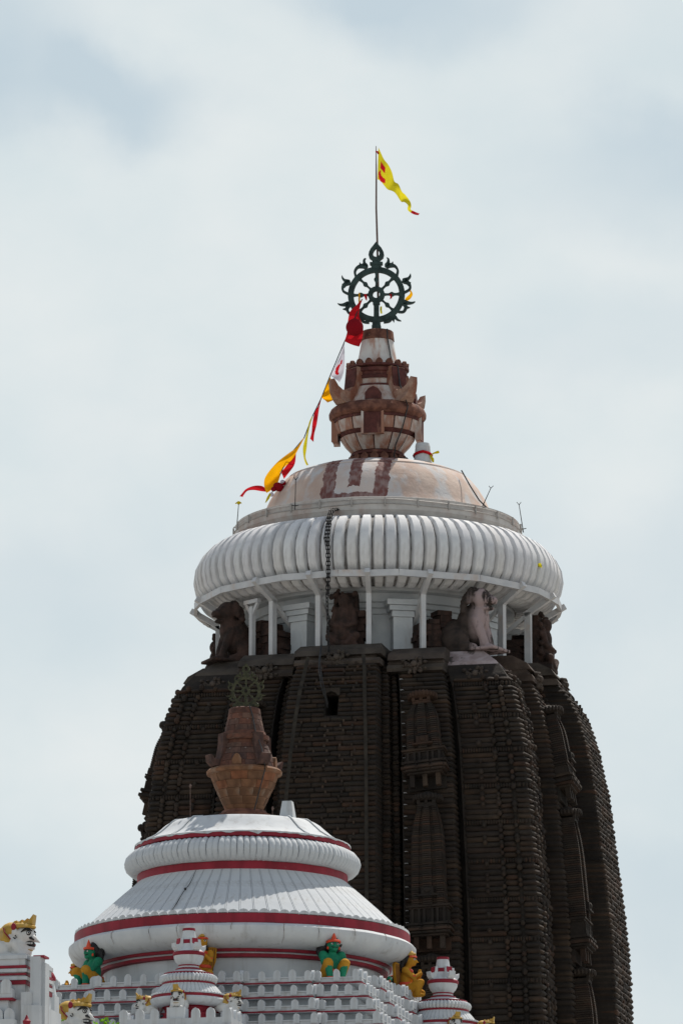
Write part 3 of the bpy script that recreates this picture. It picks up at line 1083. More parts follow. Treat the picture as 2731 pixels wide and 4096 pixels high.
# the separate T-headed prop on the left
prop = thing('prop_post', 'white T-headed steel prop standing alone before the seated left corner figure', 'post', (TX, TY, 0), ROT)
mb = MB(); l, r = radial(-37, 6.62, 0)
mb.box((0, 0, (45.3 + 47.6) / 2), (.19, .19, 2.3)); build(mb, 'shaft', M_steel, prop, l, r, smooth=False)
mb = MB(); mb.box((0, 0, 47.8), (.85, .2, .16)); mb.bar((-.36, 0, 47.74), (-.05, 0, 47.3), .12); mb.bar((.36, 0, 47.74), (.05, 0, 47.3), .12)
build(mb, 'head', M_steel, prop, l, r, smooth=False)

# ------------------------------------------------------------------ stone guardians in the neck
def seated_lion_mesh(name, mat):
    mb = MB()
    mb.ell((-.55, 0, .62), (.75, .52, .62)); mb.ell((-1.15, 0, .42), (.45, .55, .42))
    mb.ell((.05, 0, 1.0), (.55, .48, .72)); mb.ell((.3, 0, 1.2), (.40, .40, .55))
    for s in (-1, 1):
        mb.cap((.35, s * .28, 1.1), (.62, s * .20, .45), .20, .15); mb.cap((.62, s * .20, .45), (.66, s * .17, .2), .15, .17)
        mb.ell((.78, s * .16, .12), (.24, .15, .13))
        mb.ell((-.35, s * .42, .42), (.55, .24, .42)); mb.cap((-.1, s * .45, .25), (.38, s * .42, .12), .18, .13)
    mb.ell((.40, 0, 1.88), (.40, .40, .40)); mb.ell((.74, 0, 1.80), (.27, .27, .17)); mb.ell((.92, 0, 1.80), (.13, .19, .12))
    mb.ell((.66, 0, 1.52), (.27, .22, .08)); mb.ell((.95, 0, 1.70), (.06, .16, .05))
    for s in (-1, 1):
        mb.ell((.70, s * .2, 1.98), (.11, .09, .08)); mb.ell((.22, s * .34, 2.02), (.12, .08, .16))
    for i in range(11):
        a = pi * i / 10
        mb.ell((.16, .46 * cos(a), 1.74 + .50 * sin(a)), (.13, .12, .12), nu=8, nv=6); mb.ell((-.02, .44 * cos(a + .15), 1.50 + .56 * sin(a + .15)), (.14, .12, .12), nu=8, nv=6)
    mb.box((.25, 0, .04), (2.0, 1.15, .12))
    return blob_mesh(name, mb, mat, .036, 1)


def front_wash(m, lo, hi):
    """the wash was poured over the front of the statue: its stain mask fades towards the back."""
    N, L = m.node_tree.nodes, m.node_tree.links
    tc = N.new('ShaderNodeTexCoord'); sp = N.new('ShaderNodeSeparateXYZ'); L.new(tc.outputs['Object'], sp.inputs[0])
    mr = N.new('ShaderNodeMapRange'); mr.inputs['From Min'].default_value = lo; mr.inputs['From Max'].default_value = hi
    L.new(sp.outputs['X'], mr.inputs['Value'])
    x = N['Principled BSDF'].inputs['Base Color'].links[0].from_node
    f = x.inputs['Factor'].links[0].from_socket
    mu = N.new('ShaderNodeMath'); mu.operation = 'MULTIPLY'; L.new(f, mu.inputs[0]); L.new(mr.outputs[0], mu.inputs[1])
    L.new(mu.outputs[0], x.inputs['Factor'])


front_wash(M_lion, 0.15, 0.5)
lion = tag(put('lion_statue', seated_lion_mesh('lion_statue', M_lion)), 'crouching stone lion streaked with white and pink, under the right of the disc', 'statue')
w = Matrix.Rotation(ROT, 3, 'Z') @ Vector(radial(45, 6.75, 45.42)[0])
lion.location = (TX + w.x, TY + w.y, w.z)
lion.rotation_euler = (0, 0, ROT + radians(45 - 90 + 27))
lion.scale = (1.15, 1.2, 1.14)


def masonry(lab, angs, seed):
    rnd = random.Random(seed)
    t = thing('masonry_pile', lab, 'masonry', (TX, TY, 45.4), ROT)
    for a in angs:
        z = 0.0
        for j in range(rnd.choice((5, 6, 7))):
            h = rnd.uniform(.20, .30)
            mb = MB(); w_ = rnd.uniform(.42, .62)
            mb.box((0, 0, h / 2), (w_, rnd.uniform(.7, .95), h * .95), top=rnd.uniform(.93, .99))
            l, r = radial(a + rnd.uniform(-1, 1), 5.75 + rnd.uniform(-.06, .08), z)
            build(mb, 'stone_block', M_stone_b, t, l, (0, 0, r[2] + rnd.uniform(-.06, .06)), smooth=False)
            z += h
    return t


masonry('rough stone blocks stacked behind the white-streaked lion', (29, 33.5, 38, 43, 48), 1)
masonry('rough stone blocks stacked behind the red-brown lion', (-30, -35, -40, -46, -51), 2)
masonry('rough stone blocks stacked behind the carved figure at the right edge', (83, 88, 93, 98), 3)
masonry('rough stone blocks stacked behind the chain-side carved figure', (-5, 0, 5), 4)


def carved_figure(name, seed, mat, tall=2.3, wide=1.0):
    """a heavily weathered seated figure in front of a carved slab."""
    rnd = random.Random(seed)
    mb = MB()
    mb.box((0, .25, tall * .48), (wide * 1.25, .5, tall * .96), top=.86)
    mb.ell((0, -.12, tall * .30), (wide * .55, .42, tall * .26)); mb.ell((0, -.1, tall * .55), (wide * .36, .34, tall * .22))
    mb.ell((0, -.18, tall * .80), (.25, .26, .30))
    for s in (-1, 1):
        mb.cap((s * wide * .36, -.1, tall * .66), (s * wide * .52, -.3, tall * .42), .15, .12)
        mb.cap((s * wide * .52, -.3, tall * .42), (s * wide * .2, -.5, tall * .36), .12, .10)
        mb.cap((s * wide * .15, -.2, tall * .18), (s * wide * .62, -.45, tall * .20), .22, .17)
        mb.cap((s * wide * .62, -.45, tall * .20), (s * wide * .2, -.52, tall * .07), .16, .12)
    for i in range(80):
        mb.ell((rnd.uniform(-.62, .62) * wide, -.02 - rnd.random() * .12, rnd.uniform(.05, 1.0) * tall), rnd.uniform(.05, .13), nu=7, nv=5)
    mb.box((0, 0, .06), (wide * 1.5, 1.1, .16))
    mb.box((0, -.1, .2), (wide * 1.3, .9, .16))
    return blob_mesh(name, mb, mat, .036, 0)


def place_local(o, a, r, z, extra=0.0):
    l, _ = radial(a, r, z)
    w = Matrix.Rotation(ROT, 3, 'Z') @ Vector(l)
    o.location = (TX + w.x, TY + w.y, w.z)
    o.rotation_euler = (0, 0, ROT + radians(a) + extra)
    return o


fm = carved_figure('carved_figure', 3, M_stone_b, 2.42, .86)
place_local(tag(put('carved_figure', fm), 'weathered carved seated figure behind the hanging chain under the disc', 'statue'), 0, 6.15, 45.5)
fm2 = carved_figure('carved_figure', 5, M_stone_b, 2.35, .95)
place_local(tag(put('carved_figure', fm2), 'dark carved figure in silhouette at the right edge of the tower neck', 'statue'), 90, 6.75, 45.5)
place_local(tag(put('carved_figure', carved_figure('carved_figure', 8, M_stone_b, 2.1, .95)), 'dark carved figure peeping out at the left edge of the tower neck', 'statue'), -90, 6.6, 45.4)
lion_l = tag(put('lion_statue', seated_lion_mesh('lion_statue', M_stone_b)), 'red-brown stone lion seated at the left corner of the tower neck', 'statue')
place_local(lion_l, -45, 6.7, 45.4, radians(-90 - 8))
lion_l.scale = (1.06, 1.06, 1.1)

# ------------------------------------------------------------------ pot finial of the tower
pot = thing('pot_finial', 'rust-stained pot-shaped finial standing on the dome below the green wheel', 'finial', (TX, TY, 54.31), -radians(7))
Z0 = 54.31


def lathe_part(name, prof, mat, parent, n=48, z0=0.0, **k):
    mb = MB(); mb.lathe([(p[0], p[1] - z0) + tuple(p[2:]) for p in prof], n)
    # hand-plastered: the rings are never quite level or round
    big = max(p[0] for p in prof)
    ph = random.uniform(0, 6)
    am_ = .016 if mat is M_red else .008
    mb.v = [(x * (1 + .0012 * sin(9 * math.atan2(y, x) + ph)), y * (1 + .0012 * sin(9 * math.atan2(y, x) + ph)),
             z + min(1, big / 4) * am_ * (sin(5 * math.atan2(y, x) + ph) * .5 + sin(17 * math.atan2(y, x) + 2 * ph) * .5 + random.uniform(-.35, .35))) for x, y, z in mb.v]
    return build(mb, name, mat, parent, **k)


lathe_part('base_ring', [(1.28, 54.3), (1.28, 54.42), (1.12, 54.45), (1.05, 54.7), (1.1, 54.72), (1.1, 54.82), (.98, 54.86)], M_maroon, pot, z0=Z0)
petal = MB(); petal.prism([(-.16, 0), (.16, 0), (.17, .12), (.09, .25), (0, .30), (-.09, .25), (-.17, .12)], -.07, .07)
petal_me = petal.mesh('petal', M_rustdark, smooth=False)
for i in range(18):
    l, r = radial(i * 20, 1.18, 54.42 - Z0)
    put('petal', petal_me, pot, l, (radians(-14), 0, r[2]))
lathe_part('bowl', [(.95, 54.8), (1.28, 55.15), (1.50, 55.5), (1.60, 55.62), (1.66, 55.9), (1.73, 56.25), (1.68, 56.3)], M_maroon, pot, n=12, z0=Z0)


def patch(prof, a0, a1, depth, mat, name, n=3):
    """curved panel following a profile between two angles."""
    mb = MB()
    vs = []
    outer = prof
    for (r, z) in outer:
        for i in range(n + 1):
            a = a0 + (a1 - a0) * i / n
            vs.append((r * sin(a), -r * cos(a), z))
    m = len(outer)
    for (r, z) in outer:
        for i in range(n + 1):
            a = a0 + (a1 - a0) * i / n
            vs.append(((r - depth) * sin(a), -(r - depth) * cos(a), z))
    k = n + 1
    fs = []
    B = m * k
    for j in range(m - 1):
        for i in range(n):
            fs.append((j * k + i, j * k + i + 1, (j + 1) * k + i + 1, (j + 1) * k + i))
        fs.append((j * k, (j + 1) * k, B + (j + 1) * k, B + j * k))
        fs.append((j * k + n, B + j * k + n, B + (j + 1) * k + n, (j + 1) * k + n))
    for i in range(n):
        fs.append((i + 1, i, B + i, B + i + 1))
        t = (m - 1) * k
        fs.append((t + i, t + i + 1, B + t + i + 1, B + t + i))
    mb.add(vs, fs)
    return mb.mesh(name, mat, angle=30)


p1 = patch([(1.06, .56), (1.33, .85), (1.53, 1.16)], -radians(13.7), radians(13.7), .12, M_rust, 'bowl_panel', 2)
p2 = patch([(1.65, 1.34), (1.72, 1.6), (1.78, 1.88)], -radians(13.9), radians(13.9), .12, M_rust, 'bowl_panel', 2)
for i in range(12):
    put('bowl_panel', p1, pot, (0, 0, 0), (0, 0, radians(30 * i + 15)))
    put('bowl_panel', p2, pot, (0, 0, 0), (0, 0, radians(30 * i + 15)))
lathe_part('rim_band', [(1.70, 56.1), (1.80, 56.12), (1.82, 56.28), (1.74, 56.3)], M_maroon, pot, n=36, z0=Z0)
lathe_part('rim_roll', [(1.74, 56.22), (1.88, 56.24), (1.99, 56.36), (2.0, 56.5), (1.93, 56.66), (1.8, 56.76), (1.6, 56.8)], M_rustdark, pot, n=40, z0=Z0)
# four plates on the bowl
plate = MB(); plate.box((0, -1.72, 1.5), (.72, .22, .92)); pl_me = plate.mesh('bowl_plate', M_maroon, smooth=False)
edge = MB(); edge.box((-.41, -1.72, 1.5), (.10, .26, .96)); edge.box((.41, -1.72, 1.5), (.10, .26, .96)); edge.box((0, -1.70, 1.04), (.84, .2, .06))
ed_me = edge.mesh('plate_frame', M_rust, smooth=False)
arch = MB(); arch.prism([(-.33, 0), (.33, 0), (.33, .26), (.2, .44), (0, .54), (-.2, .44), (-.33, .26)], -1.62, -1.2); ar_me = arch.mesh('niche_arch', M_maroon, smooth=False)
for i in range(4):
    p_ = put('bowl_plate', pl_me, pot, (0, 0, 0), (0, 0, i * pi / 2))
    put('plate_frame', ed_me, p_)
    put('niche_arch', ar_me, pot, (0, 0, 56.82 - Z0), (0, 0, i * pi / 2))
lathe_part('shoulder', [(1.66, 56.74), (1.56, 56.9), (1.36, 57.25), (1.24, 57.5), (1.18, 57.52)], M_rust, pot, n=36, z0=Z0)
lathe_part('throat', [(1.15, 57.48), (1.24, 57.5), (1.24, 57.58), (1.12, 57.62, 1), (1.12, 57.8, 1), (1.16, 57.82), (1.2, 57.95), (1.12, 58.0), (1.14, 58.1), (1.22, 58.15), (1.22, 58.28), (1.12, 58.32), (1.3, 58.36), (1.3, 58.44), (1.0, 58.46)],
           [M_maroon, M_rust], pot, n=36, z0=Z0)
for i in range(18):
    l, r = radial(i * 20 + 10, 1.2, 58.42 - Z0)
    put('crown_petal', petal_me, pot, l, (radians(12), 0, r[2]), (.9, .8, .8))
# upturned brackets at the corners
hm = MB()
prof_h = [(.95, 58.30), (1.34, 58.30), (1.36, 57.9), (1.42, 57.55), (1.52, 57.33), (1.72, 57.20), (2.0, 57.22), (2.2, 57.38), (2.38, 57.68), (2.40, 57.42), (2.32, 57.12), (2.14, 56.88), (1.9, 56.72), (1.5, 56.7), (1.1, 56.8)]
hm.prism([(r, z - Z0) for r, z in prof_h], -.36, .36, Matrix.Rotation(-pi / 2, 3, 'Z'))
hm.v = [(x * (1 - .62 * max(0, -y - 1.8) / .7), y, z) for x, y, z in hm.v]
M_toe = material('rust_worn_plaster', (0.22, 0.125, 0.09), (0.33, 0.22, 0.17), 2.2, bump=.5, bscale=9, bdist=.04, stain=(0.18, 0.062, 0.036), stain_amt=.9, stain_scale=2.2, stain_stretch=(1, 1, .5), stain_lo=.42, stain_hi=.62)
h_me = hm.mesh('bracket', M_toe, smooth=False)
hf = MB(); hf.bar((0, -1.365, 58.26 - Z0), (0, -1.46, 57.45 - Z0), .66, .04, up=(0, 1, 0)); hf_me = hf.mesh('bracket_face', M_maroon, smooth=False)
for i in range(4):
    b_ = put('bracket', h_me, pot, (0, 0, 0), (0, 0, pi / 4 + i * pi / 2))
    put('bracket_face', hf_me, b_)
lathe_part('top_cone', [(.92, 58.44), (.84, 58.62), (.75, 59.1), (.655, 59.64)], material('streaked_plaster', (0.50, 0.47, 0.45), (0.58, 0.57, 0.55), 2, bump=.3, bscale=8, bdist=.03,
           stain=(0.35, 0.17, 0.11), stain_amt=.8, stain_scale=2.2, stain_stretch=(1, 1, .18), stain_lo=.48, stain_hi=.64), pot, z0=Z0)
lathe_part('top_cap', [(.67, 59.62), (.70, 59.64), (.68, 59.8), (.66, 60.0), (.62, 60.04)], M_rustdark, pot, z0=Z0)
# lightning conductor cable running down the finial
cab = MB()
pts = [(.45, .42, 60.06), (.46, -.50, 60.02), (.48, -.53, 59.6), (.62, -.62, 58.8), (.72, -.72, 58.5), (.95, -1.0, 58.3), (1.05, -1.1, 57.5), (1.3, -1.45, 56.85), (1.42, -1.5, 56.5), (1.30, -1.34, 56.1), (1.15, -1.25, 55.6), (.85, -1.0, 55.0), (.8, -1.05, 54.5), (.9, -1.3, 54.35)]
cab.tube([(x, y, z - Z0) for x, y, z in pts], .028, 5)
build(cab, 'conductor_cable', M_cable, pot)

# the small plastered stub beside the finial, tied with cloth
stub = thing('plaster_stub', 'small whitewashed stub beside the big finial, tied with red cloth', 'stub', P(1690, 1842, TY - 1.2) - Vector((0, 0, .12)), 0)
lathe_part('post', [(.38, 0), (.34, .3), (.30, .66), (.31, .68), (.28, .82)], M_neck, stub, n=20)
mb = MB(); mb.tube([(.36 * sin(a), -.36 * cos(a), .42 - .14 * sin(a * .5) * (1 if a < pi else 1)) for a in [i * 2 * pi / 16 for i in range(16)]], .06, 6, closed=True)
build(mb, 'cloth_tie', C_red, stub)
mb = MB(); mb.tube([(.30, -.15, .30), (.45, -.2, .38), (.6, -.2, .42), (.66, -.2, .44)], [.02, .03, .06, .05], 6); mb.tube([(.3, -.2, .3), (.4, -.3, .1), (.42, -.3, -.02)], [.03, .06, .04], 6)
build(mb, 'cloth_tail', C_yellow, stub)

# ------------------------------------------------------------------ bronze wheel
U = 0.00352           # metres in one drawing unit of the wheel


def ring_mesh(mb, r0, r1, t, n=64, cx=0, cz=0):
    b = len(mb.v)
    vs = []
    for i in range(n):
        a = 2 * pi * i / n
        for r, y in ((r0, -t * .8), (r0 * .5 + r1 * .5, -t), (r1, -t * .8), (r1, t * .8), (r0 * .5 + r1 * .5, t), (r0, t * .8)):
            vs.append((cx + r * cos(a), y, cz + r * sin(a)))
    fs = []
    for i in range(n):
        j = (i + 1) % n
        for k in range(6):
            l = (k + 1) % 6
            fs.append((i * 6 + k, i * 6 + l, j * 6 + l, j * 6 + k))
    mb.add(vs, fs)


def stroke(mb, pts, t):
    """flat bar of varying width through pts (x, z, width), thickness 2t."""
    # resample with Catmull-Rom
    res = []
    for i in range(len(pts) - 1):
        p0, p1, p2, p3 = pts[max(i - 1, 0)], pts[i], pts[i + 1], pts[min(i + 2, len(pts) - 1)]
        for s in range(4):
            u = s / 4
            res.append([.5 * (2 * b + (c - a) * u + (2 * a - 5 * b + 4 * c - d) * u * u + (3 * b - a - 3 * c + d) * u ** 3) for a, b, c, d in zip(p0, p1, p2, p3)])
    res.append(list(pts[-1]))
    n = len(res)
    vs = []
    for i, (x, z, w) in enumerate(res):
        a, b = res[max(i - 1, 0)], res[min(i + 1, n - 1)]
        dx, dz = b[0] - a[0], b[1] - a[1]
        l = math.hypot(dx, dz) or 1
        nx, nz = -dz / l, dx / l
        for sx, y in ((-1, -t), (1, -t), (1, t), (-1, t)):
            vs.append((x + nx * w * .5 * sx, y, z + nz * w * .5 * sx))
    fs = []
    for i in range(n - 1):
        for k in range(4):
            l = (k + 1) % 4
            fs.append((i * 4 + k, i * 4 + l, (i + 1) * 4 + l, (i + 1) * 4 + k))
    fs += [(3, 2, 1, 0), tuple((n - 1) * 4 + k for k in range(4))]
    mb.add(vs, fs)


FLAMES = [[(-240, 225, 30), (-252, 285, 26), (-220, 338, 32), (-160, 352, 56), (-128, 350, 66), (-140, 385, 36), (-142, 425, 24), (-122, 444, 5)],
          [(-325, 15, 26), (-390, 55, 26), (-392, 115, 30), (-345, 150, 60), (-330, 160, 62), (-375, 185, 30), (-397, 212, 22), (-402, 242, 5)],
          [(-255, -215, 26), (-318, -215, 28), (-345, -160, 40), (-325, -105, 62), (-385, -112, 34), (-425, -110, 20), (-455, -96, 5)],
          [(-85, -335, 28), (-150, -325, 28), (-182, -275, 50), (-215, -275, 44), (-250, -310, 24), (-290, -325, 6)]]
SPURS = [(-185, 352, -195, 395), (-365, 105, -405, 140), (-345, -165, -395, -165), (-195, -290, -205, -340)]


def make_wheel(mat, name, label, loc, rz, scale, detail_base=False):
    wh = thing(name, label, 'wheel', loc, rz, scale=scale)
    t = 26 * U

    def part(nm, mb, parent=wh):
        mb.v = [(x * U, y, z * U) for x, y, z in mb.v]
        return build(mb, nm, mat, parent, angle=30)
    mb = MB(); ring_mesh(mb, 268, 334, t); part('rim', mb)
    mb = MB(); ring_mesh(mb, 42, 98, t, 36); part('hub', mb)
    for i in range(8):
        a = i * pi / 4 + pi / 2
        mb = MB()
        c, s = cos(a), sin(a)
        stroke(mb, [(c * r, s * r, w_) for r, w_ in ((90, 34), (120, 22), (150, 26), (172, 50), (190, 52), (210, 28), (240, 26), (275, 46))], t * .7)
        part('spoke', mb)
    for fl, sp in zip(FLAMES, SPURS):
        for m in (1, -1):
            mb = MB()
            stroke(mb, [(x * m, z, w_) for x, z, w_ in fl], t * .8)
            stroke(mb, [(sp[0] * m, sp[1], 40), ((sp[0] * .5 + sp[2] * .5) * m, (sp[1] + sp[3]) / 2, 22), (sp[2] * m, sp[3], 4)], t * .7)
            part('flame', mb)
    mb = MB()
    stroke(mb, [(-75, 375, 34), (0, 375, 34), (75, 375, 34)], t * 1.2); stroke(mb, [(-58, 345, 60), (0, 345, 60), (58, 345, 60)], t * 1.0); stroke(mb, [(-46, 400, 24), (46, 400, 24)], t)
    part('collar', mb)
    mb = MB()
    out = [(0, 408), (50, 416), (80, 440), (91, 480), (84, 520), (62, 562), (34, 596), (16, 620), (0, 640)]
    inn = [(0, 455), (22, 460), (38, 478), (40, 500), (30, 525), (15, 545), (5, 556), (2, 560), (0, 564)]
    o_ = out + [(-x, z) for x, z in reversed(out[1:-1])]
    i_ = inn + [(-x, z) for x, z in reversed(inn[1:-1])]
    n = len(o_)
    vs_ = [(x, -t, z) for x, z in o_] + [(x, -t, z) for x, z in i_] + [(x, t, z) for x, z in o_] + [(x, t, z) for x, z in i_]
    fs_ = []
    for i in range(n):
        j = (i + 1) % n
        fs_ += [(i, j, n + j, n + i), (2 * n + j, 2 * n + i, 3 * n + i, 3 * n + j), (j, i, 2 * n + i, 2 * n + j), (n + i, n + j, 3 * n + j, 3 * n + i)]
    mb.add(vs_, fs_)
    part('teardrop', mb)
    mb = MB()
    stroke(mb, [(-52, -395, 40), (0, -395, 40), (52, -395, 40)], t * 1.5); stroke(mb, [(0, -380, 96), (0, -330, 90), (0, -270, 62), (0, -95, 60)], t * .9)
    stroke(mb, [(-40, -110, 24), (40, -110, 24)], t * 1.1)
    part('stand', mb)
    if detail_base:
        for s in (-230, -110, 0, 110, 230):
            mb = MB(); mb.ell((s, 0, -330), (70, .10, 55)); part('scroll', mb)
    return wh


HUBZ = P(1507, 1179, TY).z
wheel = make_wheel(M_patina, 'bronze_wheel', 'green bronze eight-spoked wheel with flame scrolls on the top finial', (TX - .04, TY, HUBZ), -radians(6), 1.0)
# flagpole
pole = thing('flagpole', 'thin brown pole rising from the bronze wheel', 'flagpole', (TX, TY + .16, 60.06))
mb = MB()
mb.tube([(.02, 0, 0), (.03, 0, 2.0), (0, 0, 3.9), (-.04, 0, 5.3), (-.035, 0, 6.6), (-.045, 0, 7.98)], [.045, .045, .042, .038, .034, .014], 8)
build(mb, 'shaft', M_pole, pole)
mb = MB(); mb.tube([(-.06, 0, 7.75), (.02, -.02, 7.72), (.05, -.02, 7.64)], [.03, .05, .04], 6); build(mb, 'cloth_knot', C_red, pole)


# ------------------------------------------------------------------ flags and cloths
def cr(p, u):
    n = len(p) - 1
    x = min(max(u, 0), 1) * n
    i = min(int(x), n - 1); t = x - i
    p0, p1, p2, p3 = p[max(i - 1, 0)], p[i], p[i + 1], p[min(i + 2, n)]
    return .5 * (2 * p1 + (p2 - p0) * t + (2 * p0 - 5 * p1 + 4 * p2 - p3) * t * t + (3 * p1 - p0 - 3 * p2 + p3) * t ** 3)


def cloth(name, a_edge, b_edge, Y, mats, label, cat='flag', folds=3, amp=.12, skew=.6, ns=40, nt=14, mark=None, group=None):
    """cloth spanned between two edge curves given as photograph points at depth Y."""
    A = [P(x, y, Y) for x, y in a_edge]; B = [P(x, y, Y) for x, y in b_edge]
    o0 = A[0].copy()
    mb = MB()
    vs = []
    for i in range(ns + 1):
        s = i / ns
        a, b = cr(A, s), cr(B, s)
        for j in range(nt + 1):
            t = j / nt
            p = a.lerp(b, t)
            wdt = (a - b).length
            p.y += amp * min(1, wdt * 1.6) * min(1, s * 4) * sin(2 * pi * (folds * s + skew * t)) + .02 * sin(9 * s + 5 * t)
            vs.append(p - o0)
    k = nt + 1
    fs, ms = [], []
    for i in range(ns):
        for j in range(nt):
            fs.append((i * k + j, i * k + j + 1, (i + 1) * k + j + 1, (i + 1) * k + j))
            ms.append(1 if mark and mark((i + .5) / ns, (j + .5) / nt) else 0)
    b0 = len(mb.f)
    mb.add(vs, fs)
    mb.m[b0:] = ms
    o = build(mb, name, mats, None, o0, angle=80)
    return tag(o, label, cat, group)


def mark_main(s, t):
    x, y = (s - .30) / .13, (t - .48)
    if s > .88: return True
    if abs(s - .13) < .045 and .28 < t < .52: return True
    d = math.hypot((s - .12) / .075, (t - .80) / .19)
    d2 = math.hypot((s - .14) / .045, (t - .64) / .14)
    return d < 1 and d2 > 1


cloth('pennant', [(1513, 590), (1524, 612), (1537, 640), (1552, 662), (1568, 690), (1577, 722), (1592, 738), (1606, 768), (1622, 780), (1640, 805), (1644, 826), (1642, 838), (1660, 846), (1679, 854)],
      [(1509, 718), (1516, 722), (1530, 734), (1548, 752), (1566, 764), (1582, 778), (1596, 794), (1606, 806), (1616, 810), (1630, 822), (1629, 836), (1636, 846), (1655, 858), (1672, 861)],
      TY + .12, [C_yellow, C_red], 'yellow pennant with a red emblem flying from the flagpole', folds=3.4, amp=.16, skew=.5, ns=72, nt=26, mark=mark_main)
cloth('red_cloth', [(1445, 1198), (1425, 1220), (1400, 1248), (1390, 1290), (1388, 1330), (1378, 1365)], [(1448, 1202), (1440, 1225), (1436, 1262), (1452, 1310), (1448, 1350), (1436, 1388)],
      TY - .75, [C_red], 'long red cloth hanging from the left of the bronze wheel', 'cloth', folds=2, amp=.12, ns=30)
mb = MB(); mb.ell((0, 0, 0), (.36, .22, .36), nu=22, nv=14)
bo = tag(build(mb, 'cloth_bundle', C_dark), 'round dark red cloth bundle left of the wheel', 'bundle'); bo.location = P(1418, 1309, TY - 1.05)
cloth('cloth_strip', [(1434, 1170), (1433, 1195), (1432, 1220), (1420, 1250)], [(1439, 1170), (1440, 1196), (1438, 1222), (1432, 1256)], TY - .3, [C_orange], 'orange strip tied to a left spoke of the wheel', 'cloth', folds=1, amp=.03, ns=16, nt=4)
cloth('cloth_strip', [(1630, 1156), (1640, 1172), (1622, 1192), (1619, 1200)], [(1638, 1155), (1650, 1176), (1640, 1196), (1630, 1202)], TY - .15, [C_orange], 'orange strip tied to the right rim of the wheel', 'cloth', folds=1, amp=.03, ns=16, nt=4)
cloth('cloth_strip', [(1556, 1176), (1560, 1186), (1558, 1198)], [(1566, 1176), (1566, 1186), (1568, 1192)], TY - .15, [C_red], 'small red scrap tied to a right spoke of the wheel', 'cloth', folds=1, amp=.02, ns=12, nt=4)
cloth('cloth_strip', [(1520, 1225), (1519, 1240), (1522, 1255)], [(1527, 1226), (1527, 1242), (1529, 1254)], TY - .18, [C_yellow], 'yellow strip beside the stand of the wheel', 'cloth', folds=1, amp=.02, ns=12, nt=4)
cloth('cloth_strip', [(1455, 1176), (1458, 1190), (1463, 1200)], [(1466, 1176), (1468, 1190), (1467, 1204)], TY - .15, [C_red], 'red scrap tied to a left spoke beside the orange strip', 'cloth', folds=1, amp=.02, ns=12, nt=4)


def mark_w(s, t):
    d = math.hypot((s - .62) / .16, (t - .42) / .24); d2 = math.hypot((s - .57) / .12, (t - .62) / .18)
    return (d < 1 and d2 > 1) or (abs(s - .40 - (.5 - t) * .2) < .055 and .40 < t < .62)


cloth('white_flag', [(1375, 1370), (1360, 1420), (1345, 1455), (1330, 1485), (1321, 1500)], [(1377, 1372), (1378, 1430), (1376, 1475), (1368, 1508), (1358, 1530)], TY - .6, [C_white, C_red],
      'white flag with a red emblem strung on the rope left of the pot finial', folds=1.2, amp=.07, ns=40, nt=24, mark=mark_w)
cloth('orange_flag', [(1318, 1506), (1308, 1535), (1297, 1560), (1287, 1583), (1288, 1590)], [(1320, 1508), (1328, 1530), (1332, 1560), (1334, 1595), (1310, 1612)], TY - .7, [C_orange],
      'crumpled orange flag strung on the rope left of the finial brackets', folds=2.2, amp=.14, ns=30)
cloth('red_streamer', [(1282, 1594), (1272, 1625), (1258, 1650), (1250, 1690), (1246, 1730), (1240, 1755)], [(1284, 1600), (1276, 1635), (1268, 1690), (1262, 1715), (1256, 1742), (1254, 1768)], TY - .7, [C_red],
      'narrow red streamer hanging from the rope left of the finial bowl', folds=3, amp=.08, ns=36, nt=8)
cloth('yellow_streamer', [(1248, 1664), (1236, 1690), (1226, 1735), (1212, 1790), (1216, 1835), (1226, 1862)], [(1250, 1668), (1240, 1700), (1232, 1740), (1226, 1795), (1222, 1830), (1234, 1860)], TY - .8, [C_yellow],
      'narrow yellow streamer hanging from the rope above the dome edge', folds=4, amp=.07, ns=36, nt=8)
cloth('orange_banner', [(1214, 1750), (1190, 1785), (1150, 1815), (1105, 1855), (1065, 1905), (1056, 1935), (1066, 1972)], [(1216, 1754), (1196, 1792), (1170, 1835), (1125, 1880), (1120, 1905), (1108, 1940), (1075, 1968)], TY - 1.6, [C_orange],
      'large orange banner billowing over the left edge of the dome', folds=1.3, amp=.2, ns=40, nt=16)
cloth('red_banner', [(1184, 1808), (1165, 1840), (1140, 1870), (1122, 1886)], [(1184, 1812), (1180, 1850), (1165, 1880), (1136, 1915)], TY - 1.5, [C_red], 'dark red banner behind the large orange banner on the dome', folds=1.5, amp=.12)
mb = MB(); mb.ell((0, 0, 0), (.24, .18, .18), Matrix.Rotation(.5, 3, 'Y')); mb.ell((.2, -.05, .16), (.10, .1, .10)); mb.ell((-.2, -.05, -.1), (.12, .1, .10))
bo = tag(build(mb, 'cloth_bundle', C_dark), 'small red bundle at the foot of the orange banner', 'bundle'); bo.location = P(1115, 1948, TY - 1.9)
mb = MB(); mb.ell((0, 0, 0), (.10, .08, .08)); bo = tag(build(mb, 'cloth_knot', C_white), 'white cloth knot above the small red bundle', 'knot'); bo.location = P(1130, 1927, TY - 2.0)
mb = MB(); mb.ell((0, 0, 0), (.10, .08, .09)); bo = tag(build(mb, 'cloth_knot', C_white), 'white cloth knot below the small red bundle', 'knot'); bo.location = P(1086, 1978, TY - 1.8)
cloth('red_ribbon', [(1072, 1964), (1050, 1944), (1018, 1943), (985, 1956), (967, 1975), (958, 1985)], [(1068, 1968), (1045, 1965), (1015, 1960), (990, 1964), (974, 1982), (972, 1988)], TY - 1.2, [C_red],
      'red ribbon blown out sideways from the foot of the orange banner', 'ribbon', folds=1, amp=.05, ns=30, nt=6)
